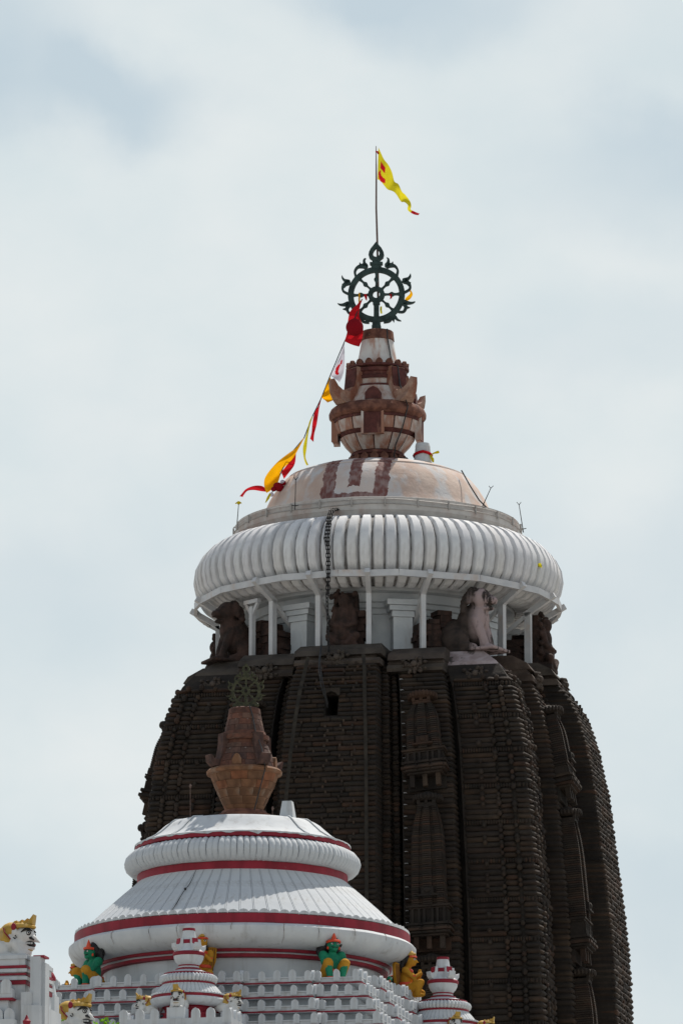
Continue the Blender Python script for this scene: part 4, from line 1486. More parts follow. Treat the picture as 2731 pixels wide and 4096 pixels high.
cloth('yellow_tail', [(1078, 1972), (1068, 1990), (1060, 2012)], [(1084, 1976), (1076, 1996), (1064, 2010)], TY - 1.9, [C_yellow], 'short yellow tail below the orange banner', 'ribbon', folds=1, amp=.03, ns=14, nt=5)
mb = MB(); mb.ell((0, 0, 0), (.08, .06, .07)); mb.tube([(-.14, 0, -.03), (0, 0, 0), (.12, 0, -.02)], .025, 5)
bo = tag(build(mb, 'cloth_knot', C_yellow), 'tiny yellow knot at the tip of the leftmost lightning rod', 'knot'); bo.location = P(955, 2011, TY - .4)
cloth('yellow_rag', [(2130, 2266), (2145, 2258), (2160, 2252), (2166, 2262)], [(2132, 2270), (2148, 2266), (2162, 2270), (2166, 2272)], TY - 3.9, [C_yellow], 'yellow rag caught on the right of the fluted disc', 'cloth', folds=2, amp=.05, ns=14, nt=5)
# the rope that carries them
rp_ = [P(x, y, TY - .7) for x, y in ((1448, 1196), (1412, 1290), (1376, 1370), (1320, 1503), (1284, 1594), (1250, 1664), (1216, 1752))] + [P(x, y, TY - 1.5) for x, y in ((1150, 1830), (1120, 1900), (1085, 1978))]
mb = MB(); o0 = rp_[0]; mb.tube([p - o0 for p in rp_], .022, 5)
ro = tag(build(mb, 'flag_rope', M_cable), 'thin rope of flags running from the wheel to the left edge of the dome', 'rope'); ro.location = o0

# lightning rods round the dome
RODS = [((946, 2125), (955, 2015), -.3, 'leftmost of the lightning rods, topped with a yellow knot'), ((1180, 2038), (1183, 1915), -5.2, 'upright lightning rod at the left of the dome front'),
        ((1922, 2040), (1963, 1950), -4.0, 'leaning lightning rod on the right of the ring slab'), ((2092, 2130), (2074, 2015), -.3, 'rightmost lightning rod, leaning left with barbed tip')]
for (x0, y0), (x1, y1), dy, lab in RODS:
    a, b = P(x0, y0, TY + dy), P(x1, y1, TY + dy)
    mb = MB(); mb.tube([(0, 0, 0), b - a], [.022, .014], 5)
    for s in (-1, 1):
        mb.tube([(b - a) * .96, (b - a) + Vector((s * .09, 0, .07))], .012, 4); mb.tube([(b - a) * .12 + Vector((-s * .14, 0, .03)), (b - a) * .12], .018, 4)
    tag(build(mb, 'lightning_rod', M_iron, None, a), lab, 'lightning rod', 'lightning rods round the dome')
# conduit round the ring slab
cond = thing('cable_conduit', 'thin cables clipped round the plaster ring below the dome', 'cable', (TX, TY, 51.6), ROT)
for zz in (0.05, -.14):
    mb = MB(); mb.tube([(5.88 * sin(a), -5.88 * cos(a), zz + .03 * sin(7 * a)) for a in [2 * pi * i / 90 for i in range(90)]], .018, 4, closed=True); build(mb, 'cable', M_conduit, cond)
for a in range(-80, 100, 13):
    mb = MB(); mb.box((0, 0, -.05), (.05, .07, .34)); l, r = radial(a + 4, 5.88, 0); build(mb, 'clip', M_conduit, cond, l, r, smooth=False)
# cable down the right of the dome
mb = MB()
pts = [P(x, y, TY + d) for x, y, d in ((1845, 1882, -2.4), (1880, 1945, -3.0), (1915, 2000, -3.4), (1955, 2040, -3.6))]
mb.tube([p - pts[0] for p in pts], .03, 5)
tag(build(mb, 'dome_cable', M_cable, None, pts[0]), 'dark cable running down the right side of the dome', 'cable')

# ------------------------------------------------------------------ chain
chain = thing('iron_chain', 'heavy black iron chain hanging over the fluted disc down to the tower', 'chain', (TX, TY, 0), ROT)
lk = MB(); pth = []
for i in range(14):
    a = 2 * pi * i / 14
    pth.append((.062 * cos(a), 0, .062 * sin(a) + (.085 if sin(a) > 0 else -.085)))
lk.tube(pth, .026, 5, closed=True)
lk_me = lk.mesh('link', M_iron)


def chain_path(off, end):
    t = [(5.9, 51.25), (6.3, 51.22), (6.8, 51.0), (7.25, 50.65), (7.55, 50.2), (7.68, 49.7), (7.70, 49.2), (7.72, 48.4), (7.70, 47.4), (7.60, 46.4), (7.5, end)]
    return [Vector((off * (1 - .12 * i / 10) + .02 * sin(i * 2.1), -r, z)) for i, (r, z) in enumerate(t)]


for off, end, z_lo in ((-.42, 44.9, 0), (-.34, 47.4, 0), (-.49, 49.3, 0)):
    pp = chain_path(off, end)
    if z_lo == 0:
        pp = [p for p in pp if p.z >= end - .01]
    # walk along the path
    L_ = [0]
    for a, b in zip(pp, pp[1:]): L_.append(L_[-1] + (b - a).length)
    s, k = 0.0, 0
    while s < L_[-1] - .1:
        i = max(j for j in range(len(L_)) if L_[j] <= s + 1e-6); i = min(i, len(pp) - 2)
        t = (s - L_[i]) / (L_[i + 1] - L_[i])
        p = pp[i].lerp(pp[i + 1], t); d = (pp[i + 1] - pp[i]).normalized()
        q = d.to_track_quat('Z', 'Y') @ Euler((0, 0, (k % 2) * pi / 2 + .3)).to_quaternion()
        o = put('link', lk_me, chain, p, (0, 0, 0), .72); o.rotation_mode = 'QUATERNION'; o.rotation_quaternion = q
        s += .163; k += 1

# straps, hanging cables and rungs on the central pilaster
strap_l = [P(x, y, TY - d) for x, y, d in ((1232, 2628, 8.2), (1222, 2672, 8.35), (1200, 2760, 8.75), (1180, 2880, 9.15), (1160, 3030, 9.5), (1145, 3180, 9.75), (1136, 3280, 9.9), (1128, 3400, 10.0))]
strap_r = [P(x, y, TY - d) for x, y, d in ((1453, 2618, 8.1), (1457, 2680, 8.4), (1458, 2760, 8.7), (1460, 2880, 9.05), (1463, 3030, 9.35), (1464, 3180, 9.6), (1465, 3400, 9.9), (1466, 3700, 10.2))]
for nm, pts, lab in (('strap', strap_l, 'slanting flat metal strap on the left of the central pilaster'), ('strap', strap_r, 'upright flat metal strap on the right of the central pilaster')):
    mb = MB()
    for a, b in zip(pts, pts[1:]):
        mb.bar(a - pts[0], b - pts[0], .14, .05, up=(0, 1, 0))
    tag(build(mb, 'metal_strap', material('weathered_strap', (0.014, 0.0115, 0.009), (0.032, 0.026, 0.019), 3), None, pts[0], smooth=False), lab, 'strap')
for k_, (pts, lab) in enumerate([([(1284, 2580, 7.3), (1276, 2640, 8.5), (1275, 2675, 8.7), (1283, 2740, 8.9), (1300, 2790, 8.95), (1310, 2830, 8.6)], 'left of two thin cables drooping into the small tower window'),
                                 ([(1286, 2580, 7.3), (1280, 2650, 8.5), (1288, 2720, 8.8), (1300, 2770, 8.95), (1312, 2818, 8.6)], 'right of two thin cables drooping into the small tower window')]):
    pts = [P(x, y, TY - d) for x, y, d in pts]
    mb = MB(); mb.tube([p - pts[0] for p in pts], .02, 5)
    tag(build(mb, 'thin_cable', M_cable, None, pts[0]), lab, 'cable')
rungs = thing('rung_ladder', 'line of small bright metal rungs climbing the recess beside the central pilaster', 'rungs', (TX, TY, 0), ROT)
rg = MB(); rg.tube([(-.055, .10, 0), (-.055, -.05, 0), (.055, -.05, 0), (.055, .10, 0)], .009, 4); rg_me = rg.mesh('rung', M_rung)
z = 44.0
while z > 32.5:
    R = interp(RTAB, z)
    put('rung', rg_me, rungs, (3.0 * R / 9.5 - .1, -8.35 * R / 9.5 - .06, z)); z -= .47

# ------------------------------------------------------------------ the assembly hall in front
JX, JY = -3.57, 203.5
hall = thing('assembly_hall', 'white hall roof with red bands and stepped battlements before the dark tower', 'building', (JX, JY, 0), ROT)
TIER0, DZ, DS = 28.92, 0.545, 0.31
NT = 22


def tier_plan(s, k):
    B, C = 3.9 + .15 * k, 1.44 + .05 * k
    face = [(-B, -s), (-B, -s - .35), (-C, -s - .35), (-C, -s - .65), (C, -s - .65), (C, -s - .35), (B, -s - .35), (B, -s), (s, -s)]
    out = []
    for q in range(4):
        out += [rot2(p, q) for p in face]
    return out


mer = MB()
mer.prism([(-.12, -.14), (.12, -.14), (.122, .12), (.108, .19), (.07, .24), (0, .275), (-.07, .24), (-.108, .19), (-.122, .12)], -.065, .05)
mer_me = mer.mesh('merlon', M_white, smooth=False)
far_mer = MB()
n_mer = 0
for k in range(NT):
    s = 5.6 + DS * k
    zr = TIER0 - DZ * k
    mb = MB()
    mb.loft([(tier_plan(s - .03, k), zr), (tier_plan(s - .03, k), zr + .22)])
    tier = build(mb, 'roof_tier', M_white, hall, (0, 0, 0), smooth=False)
    mb = MB()
    mb.loft([(tier_plan(s, k), zr - .012), (tier_plan(s, k), zr + .045)])
    build(mb, 'red_line', M_red, tier, smooth=False)
    mb = MB()
    mb.loft([(tier_plan(s - .015, k), zr - .03), (tier_plan(s - .015, k), zr - .014)])
    build(mb, 'soffit', M_white, tier, smooth=False)
    mb = MB()
    mb.loft([(tier_plan(s + .012, k), zr + .175), (tier_plan(s + .012, k), zr + .215)])
    mb.loft([(tier_plan(s - .42, k), zr - .30), (tier_plan(s - .42, k), zr + .02)])
    build(mb, 'recess_wall', M_white, tier, smooth=False)
    pl = tier_plan(s - .05, k)
    npl = len(pl)
    for i in range(npl):
        a, b = Vector(pl[i]), Vector(pl[(i + 1) % npl])
        d = b - a; L_ = d.length; d.normalize()
        nrm = Vector((d.y, -d.x))
        rz = math.atan2(d.y, d.x)
        if L_ < .5:
            us = [L_ / 2]
        else:
            cnt = max(2, round((L_ - .25) / (.57 + .02 * k)) + 1)
            us = [.14 + (L_ - .28) * j / (cnt - 1) for j in range(cnt)]
        vis = k < 8 and (nrm.y < -.5 or nrm.x > .5) and (a.y + b.y) / 2 < 2.0 + .1 * k
        for u in us:
            p = a + d * u
            if vis and n_mer < 298:
                o = put('merlon', mer_me, tier, (p.x + random.uniform(-.012, .012), p.y, zr + .21 + random.uniform(-.015, .015)), (0, random.uniform(-.05, .05), rz + random.uniform(-.09, .09)), (random.uniform(.9, 1.1), 1, random.uniform(.86, 1.08))); n_mer += 1
            else:
                M = Matrix.Rotation(rz, 3, 'Z')
                mb2 = [M @ Vector(q) + Vector((p.x, p.y, zr + .21)) for q in mer.v]
                far_mer.add(mb2, mer.f)
tag(build(far_mer, 'far_merlons', M_white, hall, smooth=False), 'battlements on the far and lower sides of the hall roof', kind='stuff')
mb = MB()
zb_ = TIER0 - DZ * (NT - 1)
mb.loft([([rot2((11.6, -11.6), q) for q in range(4)], 0), ([rot2((11.6, -11.6), q) for q in range(4)], zb_ - .2)])
mb.loft([([rot2((5.0, -5.0), q) for q in range(4)], zb_ - .2), ([rot2((5.0, -5.0), q) for q in range(4)], TIER0 + .1)])
build(mb, 'hall_walls', M_white, hall, smooth=False)
# slightly raised platform under the neck
lathe_part('neck', [(5.25, 29.1), (5.05, 29.15), (5.0, 29.6), (5.02, 30.02), (5.08, 30.06)], M_white, hall, n=80)
lathe_part('red_moulding', [(5.06, 30.02), (5.22, 30.04), (5.24, 30.14), (5.2, 30.16, 1), (5.22, 30.19, 1), (5.30, 30.2), (5.36, 30.22), (5.38, 30.31), (5.3, 30.33)], [M_red, M_white], hall, n=96)
lathe_part('eave_bowl', [(5.3, 30.31), (5.6, 30.33), (5.92, 30.43), (6.14, 30.62), (6.25, 30.84), (6.25, 31.0), (6.16, 31.09), (6.06, 31.12), (5.9, 31.14)], M_white, hall, n=120)
lathe_part('red_fascia', [(5.98, 31.10), (6.04, 31.12), (6.04, 31.46), (5.7, 31.48)], M_red, hall, n=120)
sm = MB(); sm.ell((0, 0, .03), (.155, .16, .085), nu=10, nv=6); sm.prism([(-.05, 0), (.05, 0), (0, .13)], -.1, .06, Matrix.Translation((.19, 0, 0)).to_3x3())
sc_me = MB()
sc_me.prism([(-.17, 0), (.17, 0), (.165, .06), (.10, .115), (0, .135), (-.10, .115), (-.165, .06)], -.09, .20)
sc_me = sc_me.mesh('scallop', M_white, angle=60)
NS = 104
for i in range(NS):
    l, r = radial(360 * i / NS, 5.95, 31.47)
    put('scallop', sc_me, hall, l, (radians(-10), 0, r[2]), (1, 1, random.uniform(.85, 1.15)))
# bell-shaped roof: base cone, panels and battens
CONE = [(5.83, 31.55), (5.45, 31.90), (4.95, 32.36), (4.35, 32.90), (3.95, 33.24), (3.76, 33.42)]
lathe_part('bell_core', [(r - .035, z) for r, z in CONE], M_white, hall, n=144)
NP = 72
pp_ = patch(CONE, -pi / NP * .86, pi / NP * .86, .06, M_white, 'bell_panel', 2)
for i in range(NP):
    put('bell_panel', pp_, hall, (0, 0, 0), (0, 0, 2 * pi * i / NP))
bt = patch([(r + .004, z) for r, z in CONE], -pi / NP * .07, pi / NP * .07, .06, M_white, 'batten', 1)
for i in range(NP):
    put('batten', bt, hall, (0, 0, 0), (0, 0, 2 * pi * (i + .5) / NP))
lathe_part('red_collar', [(3.6, 33.35), (3.80, 33.37), (3.80, 33.66), (3.7, 33.70)], M_red, hall, n=96)
hd = lathe_part('ribbed_cushion', [(3.7, 33.66), (3.95, 33.70), (4.10, 33.84), (4.15, 34.06), (4.08, 34.28), (3.92, 34.44), (3.76, 34.52), (3.74, 34.58)], M_white, hall, n=120)
NRJ = 116
rj = rib_mesh('rib', [(3.80, 33.68), (4.02, 33.72), (4.17, 33.85), (4.25, 34.05), (4.19, 34.27), (4.04, 34.45), (3.88, 34.53)], NRJ, .13, .95, M_white, 0.55)
for i in range(NRJ):
    q_ = random.uniform(.995, 1.006)
    put('rib', rj, hd, (0, 0, 0), (0, 0, 2 * pi * (i + random.uniform(-.06, .06)) / NRJ), (q_, q_, 1))
lathe_part('red_lip', [(3.72, 34.55), (3.86, 34.55), (3.89, 34.57), (3.89, 34.74), (3.7, 34.78)], M_red, hall, n=96)
mb = MB()
top = []
prof_t = [(3.86, 34.74), (3.62, 34.85), (3.32, 35.03), (3.05, 35.26), (2.85, 35.44), (2.72, 35.52), (2.2, 35.6), (.9, 35.66)]
mb.lathe(prof_t, 96)
build(mb, 'roof_cap', M_white, hall)
# ragged plaster edge of the cap
mb = MB()
n = 150
vs_, fs_ = [], []
for i in range(n):
    a = 2 * pi * i / n
    d = .05 * random.random() ** 2 + (.05 if random.random() < .06 else 0)
    for r, z in ((3.91, 34.71 - d), (3.905, 34.755), (3.78, 34.80)):
        vs_.append((r * sin(a), -r * cos(a), z))
for i in range(n):
    j = (i + 1) % n
    for q in range(2):
        fs_.append((i * 3 + q, j * 3 + q, j * 3 + q + 1, i * 3 + q + 1))
mb.add(vs_, fs_)
build(mb, 'plaster_drip', M_white, hall)
# raised seams on the cap
for a in (-62, -40, 38, 58):
    mb = MB(); mb.tube([(0, -r - .01, z + .02) for r, z in prof_t[:-1]], .03, 5); build(mb, 'cap_seam', M_white, hall, (0, 0, 0), (0, 0, radians(a + 13)))
# a dark loose cable lying down the bell roof, and short mould-black seams under the eave
mb = MB(); mb.tube([(-.04, -3.86, 33.40), (.0, -4.2, 33.08), (.03, -4.6, 32.74), (-.02, -4.98, 32.42), (-.05, -5.5, 31.92), (-.10, -5.85, 31.6)], [.006, .01, .014, .01, .016, .012], 5)
mb.ell((0, -4.86, 32.55), (.05, .05, .05), nu=7, nv=5)
build(mb, 'loose_cable', M_iron, hall, (0, 0, 0), (0, 0, radians(-11)))
for a, zl in ((-24, .45), (-14, .55), (4, .3), (21, .6), (33, .5), (47, .35), (62, .4), (-40, .5)):
    mb = MB(); pr_ = [(6.11, 31.10), (6.20, 31.06), (6.262, 30.98), (6.262, 30.84), (6.155, 30.61), (5.94, 30.425)]
    pr_ = pr_[:2 + int(zl * 7)]
    mb.tube([(.02 * sin(i * 2), -r, z) for i, (r, z) in enumerate(pr_)], [.02 * (1 - i / (len(pr_) + 1)) for i in range(len(pr_))], 5)
    build(mb, 'plaster_seam', M_conduit, hall, (0, 0, 0), (0, 0, radians(a + 6)))
# the square stub on the cap
so = thing('roof_stub', 'tapered square white stub on the hall roof, right of its pot finial', 'stub', P(1151, 3282, JY - 1.6), ROT)
mb = MB(); mb.box((0, 0, .3), (.56, .56, .78), top=.6); build(mb, 'block', M_white, so, smooth=False)

# pot finial of the hall, built of coursed blocks
JZ0 = 35.62
jp = thing('pot_finial', 'brown block-built pot finial on the white hall roof', 'finial', (JX + .05, JY, JZ0), ROT)


def block_rings(rows, mat, parent, z0, name='brick', depth=.12):
    for i, (r0, r1, za, zb, n, m_) in enumerate(rows):
        me = patch([(r0, za + .005 - z0), ((r0 + r1) / 2 + .004, (za + zb) / 2 - z0), (r1, zb - .005 - z0)], -pi / n * .982, pi / n * .982, depth, m_ or mat, name, 3)
        off = random.random()
        for j in range(n):
            o = put(name, me, parent, (0, 0, 0), (0, 0, 2 * pi * (j + off) / n))
            q = random.uniform(.99, 1.012); o.scale = (q, q, 1)


lathe_part('pedestal', [(1.15, 35.6), (1.12, 35.72), (1.0, 35.78), (.98, 35.92), (.85, 35.98), (.8, 36.06)], M_rustdark, jp, z0=JZ0)
lathe_part('mortar_core', [(.63, 35.98), (.68, 36.1), (.82, 36.5), (1.0, 36.95), (1.16, 37.45), (1.14, 37.6), (.95, 37.85), (.8, 38.3), (.66, 38.7), (.62, 39.2), (.5, 39.7), (.48, 39.8)], M_rustdark, jp, z0=JZ0)
block_rings([(.66, .75, 36.02, 36.24, 10, M_ochre), (.75, .88, 36.24, 36.52, 10, M_ochre), (.88, 1.01, 36.52, 36.80, 12, M_ochre), (1.01, 1.13, 36.80, 37.08, 12, M_ochre), (1.13, 1.24, 37.08, 37.38, 12, M_ochre),
             (1.18, 1.12, 37.56, 37.80, 12, M_brown), (1.12, 1.03, 37.80, 38.06, 12, M_brown), (1.03, .93, 38.06, 38.30, 10, M_brown), (.93, .86, 38.30, 38.48, 10, M_brown),
             (.72, .68, 38.96, 39.18, 9, M_brown), (.68, .63, 39.18, 39.40, 9, M_brown), (.63, .585, 39.40, 39.62, 9, M_brown)], M_brown, jp, JZ0)
lathe_part('rim_roll', [(1.24, 37.36), (1.36, 37.40), (1.38, 37.5), (1.3, 37.58), (1.1, 37.6)], M_ochre, jp, n=40, z0=JZ0)
lathe_part('throat', [(.80, 38.46), (.78, 38.64), (.9, 38.66), (.9, 38.80), (.8, 38.84), (.76, 38.96)], M_brown, jp, n=36, z0=JZ0)
block_rings([(.88, .90, 38.62, 38.82, 8, M_brown)], M_brown, jp, JZ0, depth=.14)
lathe_part('top_cap', [(.58, 39.60), (.60, 39.62), (.57, 39.82), (.5, 39.86)], M_brown, jp, z0=JZ0)
hm = MB()
hm.prism([(r, z - JZ0) for r, z in [(.78, 38.85), (1.0, 38.85), (1.02, 38.4), (1.1, 38.0), (1.16, 37.86), (1.34, 37.86), (1.50, 38.02), (1.55, 38.0), (1.5, 37.75), (1.34, 37.62), (1.1, 37.6), (.8, 37.9)]], -.19, .19, Matrix.Rotation(-pi / 2, 3, 'Z'))
h_me2 = hm.mesh('bracket', M_brown, smooth=False)
nm_ = MB(); nm_.prism([(-.17, 0), (.17, 0), (.17, .2), (.08, .36), (0, .4), (-.08, .36), (-.17, .2)], -1.19, -.9); n_me = nm_.mesh('niche_arch', M_ochre, smooth=False)
for i in range(4):
    put('bracket', h_me2, jp, (0, 0, 0), (0, 0, pi / 4 + i * pi / 2)); put('niche_arch', n_me, jp, (0, 0, 37.62 - JZ0), (0, 0, i * pi / 2))
cab = MB(); cab.tube([(.3, -.5, 39.9 - JZ0), (.42, -.52, 39.5 - JZ0), (.55, -.6, 38.9 - JZ0), (.85, -.85, 38.2 - JZ0), (.98, -.95, 37.6 - JZ0), (1.0, -.98, 37.4 - JZ0), (.8, -.85, 36.8 - JZ0), (.55, -.62, 36.1 - JZ0), (.5, -.7, 35.75 - JZ0)], .022, 5)
build(cab, 'conductor_cable', M_cable, jp)
jw = make_wheel(M_gilt, 'gilt_wheel', 'small dull gilt wheel with flame scrolls above the hall roof', (JX + .1, JY, P(985, 2755, JY).z), ROT + radians(4), .46, True)
jw.location.z = 39.84 + .46 * 415 * U
for px_, py0, py1, lab in ((762, 3268, 3135, 'thin spiked rod on the left of the hall roof cap'), (1090, 3268, 3225, 'short spiked rod between the hall finial and its white stub')):
    a, b = P(px_, py0, JY - 1.2), P(px_, py1, JY - 1.2)
    mb = MB(); mb.tube([(0, 0, -.15), b - a], .013, 5); mb.tube([(b - a) - Vector((0, 0, .16)), (b - a) - Vector((0, 0, .08)), (b - a)], [.02, .05, .01], 6)
    tag(build(mb, 'lightning_rod', M_pole, None, a), lab, 'lightning rod')

# ------------------------------------------------------------------ painted figures under the eave
def to_world(base, a, r, z):
    l, _ = radial(a, r, z)
    w = Matrix.Rotation(ROT, 3, 'Z') @ Vector(l)
    return Vector((base[0] + w.x, base[1] + w.y, w.z))


def green_meshes():
    b = MB()                               # faces -Y
    b.ell((0, .02, .55), (.27, .22, .34)); b.ell((0, .05, .25), (.33, .26, .24))
    b.cap((0, 0, .86), (0, -.03, 1.0), .11, .10)
    b.ell((0, -.08, 1.08), (.165, .17, .20)); b.ell((0, -.25, 1.06), (.045, .06, .06)); b.ell((0, -.2, .95), (.08, .07, .06))
    for s in (-1, 1):
        b.ell((s * .27, .02, .80), (.14, .15, .14)); b.cap((s * .30, 0, .78), (s * .33, -.22, .55), .10, .08); b.cap((s * .33, -.22, .55), (s * .26, -.42, .50), .08, .06)
        for f in range(4):
            b.cap((s * (.22 + .03 * f), -.44, .50), (s * (.21 + .03 * f), -.48, .43), .022, .018, n=6)
        b.cap((s * .18, 0, .22), (s * .24, -.36, .50), .16, .13); b.cap((s * .24, -.36, .50), (s * .17, -.34, .06), .12, .08)
        b.ell((s * .17, -.46, .045), (.08, .17, .05)); b.ell((s * .165, -.07, 1.08), (.03, .05, .06))
    body = blob_mesh('body', b, M_green, .028, 2)
    h = MB()
    h.ell((0, .06, 1.18), (.22, .19, .24)); h.ell((0, .20, 1.16), (.30, .14, .30)); h.ell((-.22, .22, 1.0), (.20, .12, .20)); h.ell((.10, .2, 1.36), (.16, .1, .14))
    for i in range(13):
        a = pi * (i / 12)
        h.ell((.29 * cos(a), .16, 1.14 + .29 * sin(a)), .065, nu=7, nv=5)
    for i in range(9):
        h.ell((-.26 + .02 * (i % 3) - .05 * (i // 3), .16, 1.08 - .09 * (i // 3) - .03 * (i % 3)), .085, nu=7, nv=5); h.ell((.22 - .02 * (i % 3), .16, 1.02 - .08 * (i // 3)), .08, nu=7, nv=5)
    hair = blob_mesh('hair', h, M_black, .03, 1)
    c = MB(); c.tube([(.185 * cos(a), -.08 - .17 * sin(a), 1.17 + .03 * sin(a)) for a in [pi * i / 10 for i in range(11)]], .04, 6)
    c.lathe([(.09, 1.17), (.07, 1.28), (.03, 1.40), (.005, 1.46)], 10, c=(0, -.14, 0))
    crown = c.mesh('crown', M_vermil)
    out = [('body', body), ('hair', hair), ('crown', crown)]
    for s in (-1, 1):
        k = MB(); k.cap((s * .20, .02, .24), (s * .25, -.37, .53), .19, .15); out.append(('knee_cloth', k.mesh('knee_cloth', M_orange)))
        e = MB(); e.ell((s * .068, -.225, 1.11), (.042, .025, .028), nu=8, nv=6); out.append(('eye', e.mesh('eye', M_eye)))
        p = MB(); p.ell((s * .068, -.248, 1.11), (.018, .012, .020), nu=8, nv=6); out.append(('pupil', p.mesh('pupil', M_black)))
        p = MB(); p.bar((s * .03, -.236, 1.155), (s * .12, -.222, 1.165), .02); out.append(('eyebrow', p.mesh('eyebrow', M_black)))
        p = MB(); p.tube([(s * .01, -.262, 1.0), (s * .06, -.245, 1.005), (s * .10, -.21, 1.03)], .012, 4); out.append(('moustache', p.mesh('moustache', M_black)))
        r = MB(); r.ell((s * .17, -.10, 1.0), (.035, .035, .045), nu=8, nv=6); out.append(('earring', r.mesh('earring', M_vermil)))
        r = MB(); r.lathe([(.10, -.02), (.105, 0), (.10, .02)], 12, c=(s * .18, -.34, .13)); out.append(('anklet', r.mesh('anklet', M_vermil)))
    k = MB(); k.ell((0, .10, .22), (.36, .24, .2)); out.append(('loincloth', k.mesh('loincloth', M_orange)))
    r = MB(); r.lathe([(.30, .30), (.31, .34), (.30, .38)], 18, c=(0, .03, 0)); out.append(('belt', r.mesh('belt', M_vermil)))
    return out


GM = green_meshes()
ZT = TIER0 + .22
for a, lab in ((45, 'green painted seated figure with black hair, on the right of the hall front'), (-45, 'green painted seated figure under the left end of the hall eave'),
               (135, 'green painted figure mostly hidden behind the right-hand winged figure')):
    w = to_world((JX, JY), a, 6.05 if a != -45 else 6.2, ZT - .05)
    t = thing('seated_figure', lab, 'statue', w, ROT + radians(a) + (radians(-14) if a == 45 else 0), 'green figures under the hall eave', scale=1.24)
    for nm, me in GM:
        put(nm, me, t)
# small plinth under the right figures
def winged_meshes():
    b = MB()
    b.ell((0, .05, .58), (.22, .20, .33)); b.ell((0, .06, .28), (.27, .25, .22)); b.cap((0, .02, .88), (0, -.02, 1.02), .10, .09)
    b.ell((0, -.07, 1.12), (.15, .17, .19)); b.cap((0, -.2, 1.12), (0, -.31, 1.05), .05, .02); b.ell((0, -.17, 1.0), (.07, .07, .05))
    for s in (-1, 1):
        b.ell((s * .22, .04, .80), (.11, .12, .12)); b.cap((s * .25, .02, .78), (s * .24, -.22, .56), .09, .075); b.cap((s * .24, -.22, .56), (s * .05, -.38, .72), .07, .05)
        for f in range(4):
            b.cap((s * .03, -.385 + .03 * f, .72), (s * .018, -.40 + .03 * f, .86 - .012 * f), .02, .014, n=6)
    b.cap((-.15, 0, .24), (-.20, -.42, .42), .15, .12); b.cap((-.20, -.42, .42), (-.17, -.30, .08), .11, .08); b.ell((-.17, -.42, .05), (.07, .15, .05))
    b.cap((.15, 0, .22), (.22, -.35, .16), .15, .12); b.cap((.22, -.35, .14), (.15, .12, .09), .10, .08); b.ell((.15, .2, .06), (.06, .12, .06))
    body = blob_mesh('body', b, M_orange, .027, 2)
    out = [('body', body)]
    for s in (-1, 1):
        M = Matrix.Rotation(s * .35, 3, 'Z') @ Matrix.Diagonal((s, 1, 1))
        w = MB(); w.prism([(0, .15), (.05, .12), (.27, .28), (.40, .62), (.42, .98), (.36, 1.04), (.1, 1.0)], -.04, .04, M)
        w.v = [(x, y + .22, z) for x, y, z in w.v]
        out.append(('wing', w.mesh('wing', M_orange, smooth=False)))
        for i in range(5):
            f = MB()
            for yy in (-.045, .045):
                f.bar(M @ Vector((.06 + .06 * i, yy, .20 + .03 * i)) + Vector((0, .22, 0)), M @ Vector((.10 + .065 * i, yy, .98)) + Vector((0, .22, 0)), .016)
            out.append(('feather_line', f.mesh('feather_line', M_rustdark, smooth=False)))
    h = MB(); h.ell((0, .05, 1.18), (.17, .17, .19))
    for i in range(10):
        h.ell((.13 * sin(i * 2.2), .15 + .02 * (i % 2), 1.22 - .05 * i), .085, nu=7, nv=5)
    hair = blob_mesh('hair', h, M_black, .03, 1)
    c = MB(); c.lathe([(.16, 1.26), (.165, 1.31), (.12, 1.38), (.05, 1.43), (.01, 1.44)], 14, c=(0, -.03, 0)); c.ell((0, -.18, 1.30), (.07, .06, .05))
    crown = c.mesh('crown', M_yellow)
    r = MB(); r.tube([(.155 * cos(a), -.07 - .165 * sin(a), 1.22) for a in [pi * i / 10 for i in range(11)]], .03, 6); out.append(('headband', r.mesh('headband', M_vermil)))
    r = MB(); r.lathe([(.255, .36), (.265, .40), (.25, .45)], 18, c=(0, .06, 0)); out.append(('belt', r.mesh('belt', M_vermil)))
    r = MB(); r.lathe([(.17, .76), (.185, .80), (.15, .86)], 16, c=(0, .03, 0)); out.append(('collar', r.mesh('collar', M_vermil)))
    for s in (-1, 1):
        r = MB(); r.lathe([(.085, .0), (.095, .03), (.085, .06)], 10, c=(s * .22, -.2, .58)); out.append(('bracelet', r.mesh('bracelet', M_vermil)))
        e = MB(); e.ell((s * .075, -.205, 1.14), (.04, .03, .028), nu=8, nv=6); out.append(('eye', e.mesh('eye', M_eye)))
        p = MB(); p.ell((s * .08, -.23, 1.14), (.018, .014, .018), nu=8, nv=6); out.append(('pupil', p.mesh('pupil', M_black)))
        p = MB(); p.bar((s * .03, -.225, 1.185), (s * .13, -.2, 1.19), .018); out.append(('eyebrow', p.mesh('eyebrow', M_black)))
    return out + [('hair', hair), ('crown', crown)]


WM = winged_meshes()
for a, r_, lab, ex in ((0, 5.95, 'orange winged figure behind the left miniature shrine', 12), (90, 6.1, 'kneeling orange winged figure with joined hands at the right end of the eave', 0),
                       (-90, 6.1, 'orange winged figure at the left end of the eave, in shade', 0)):
    w = to_world((JX, JY), a, r_, ZT - .04)
    t = thing('winged_figure', lab, 'statue', w, ROT + radians(a + ex), 'winged figures under the hall eave', scale=1.2)
    for nm, me in WM:
        put(nm, me, t)


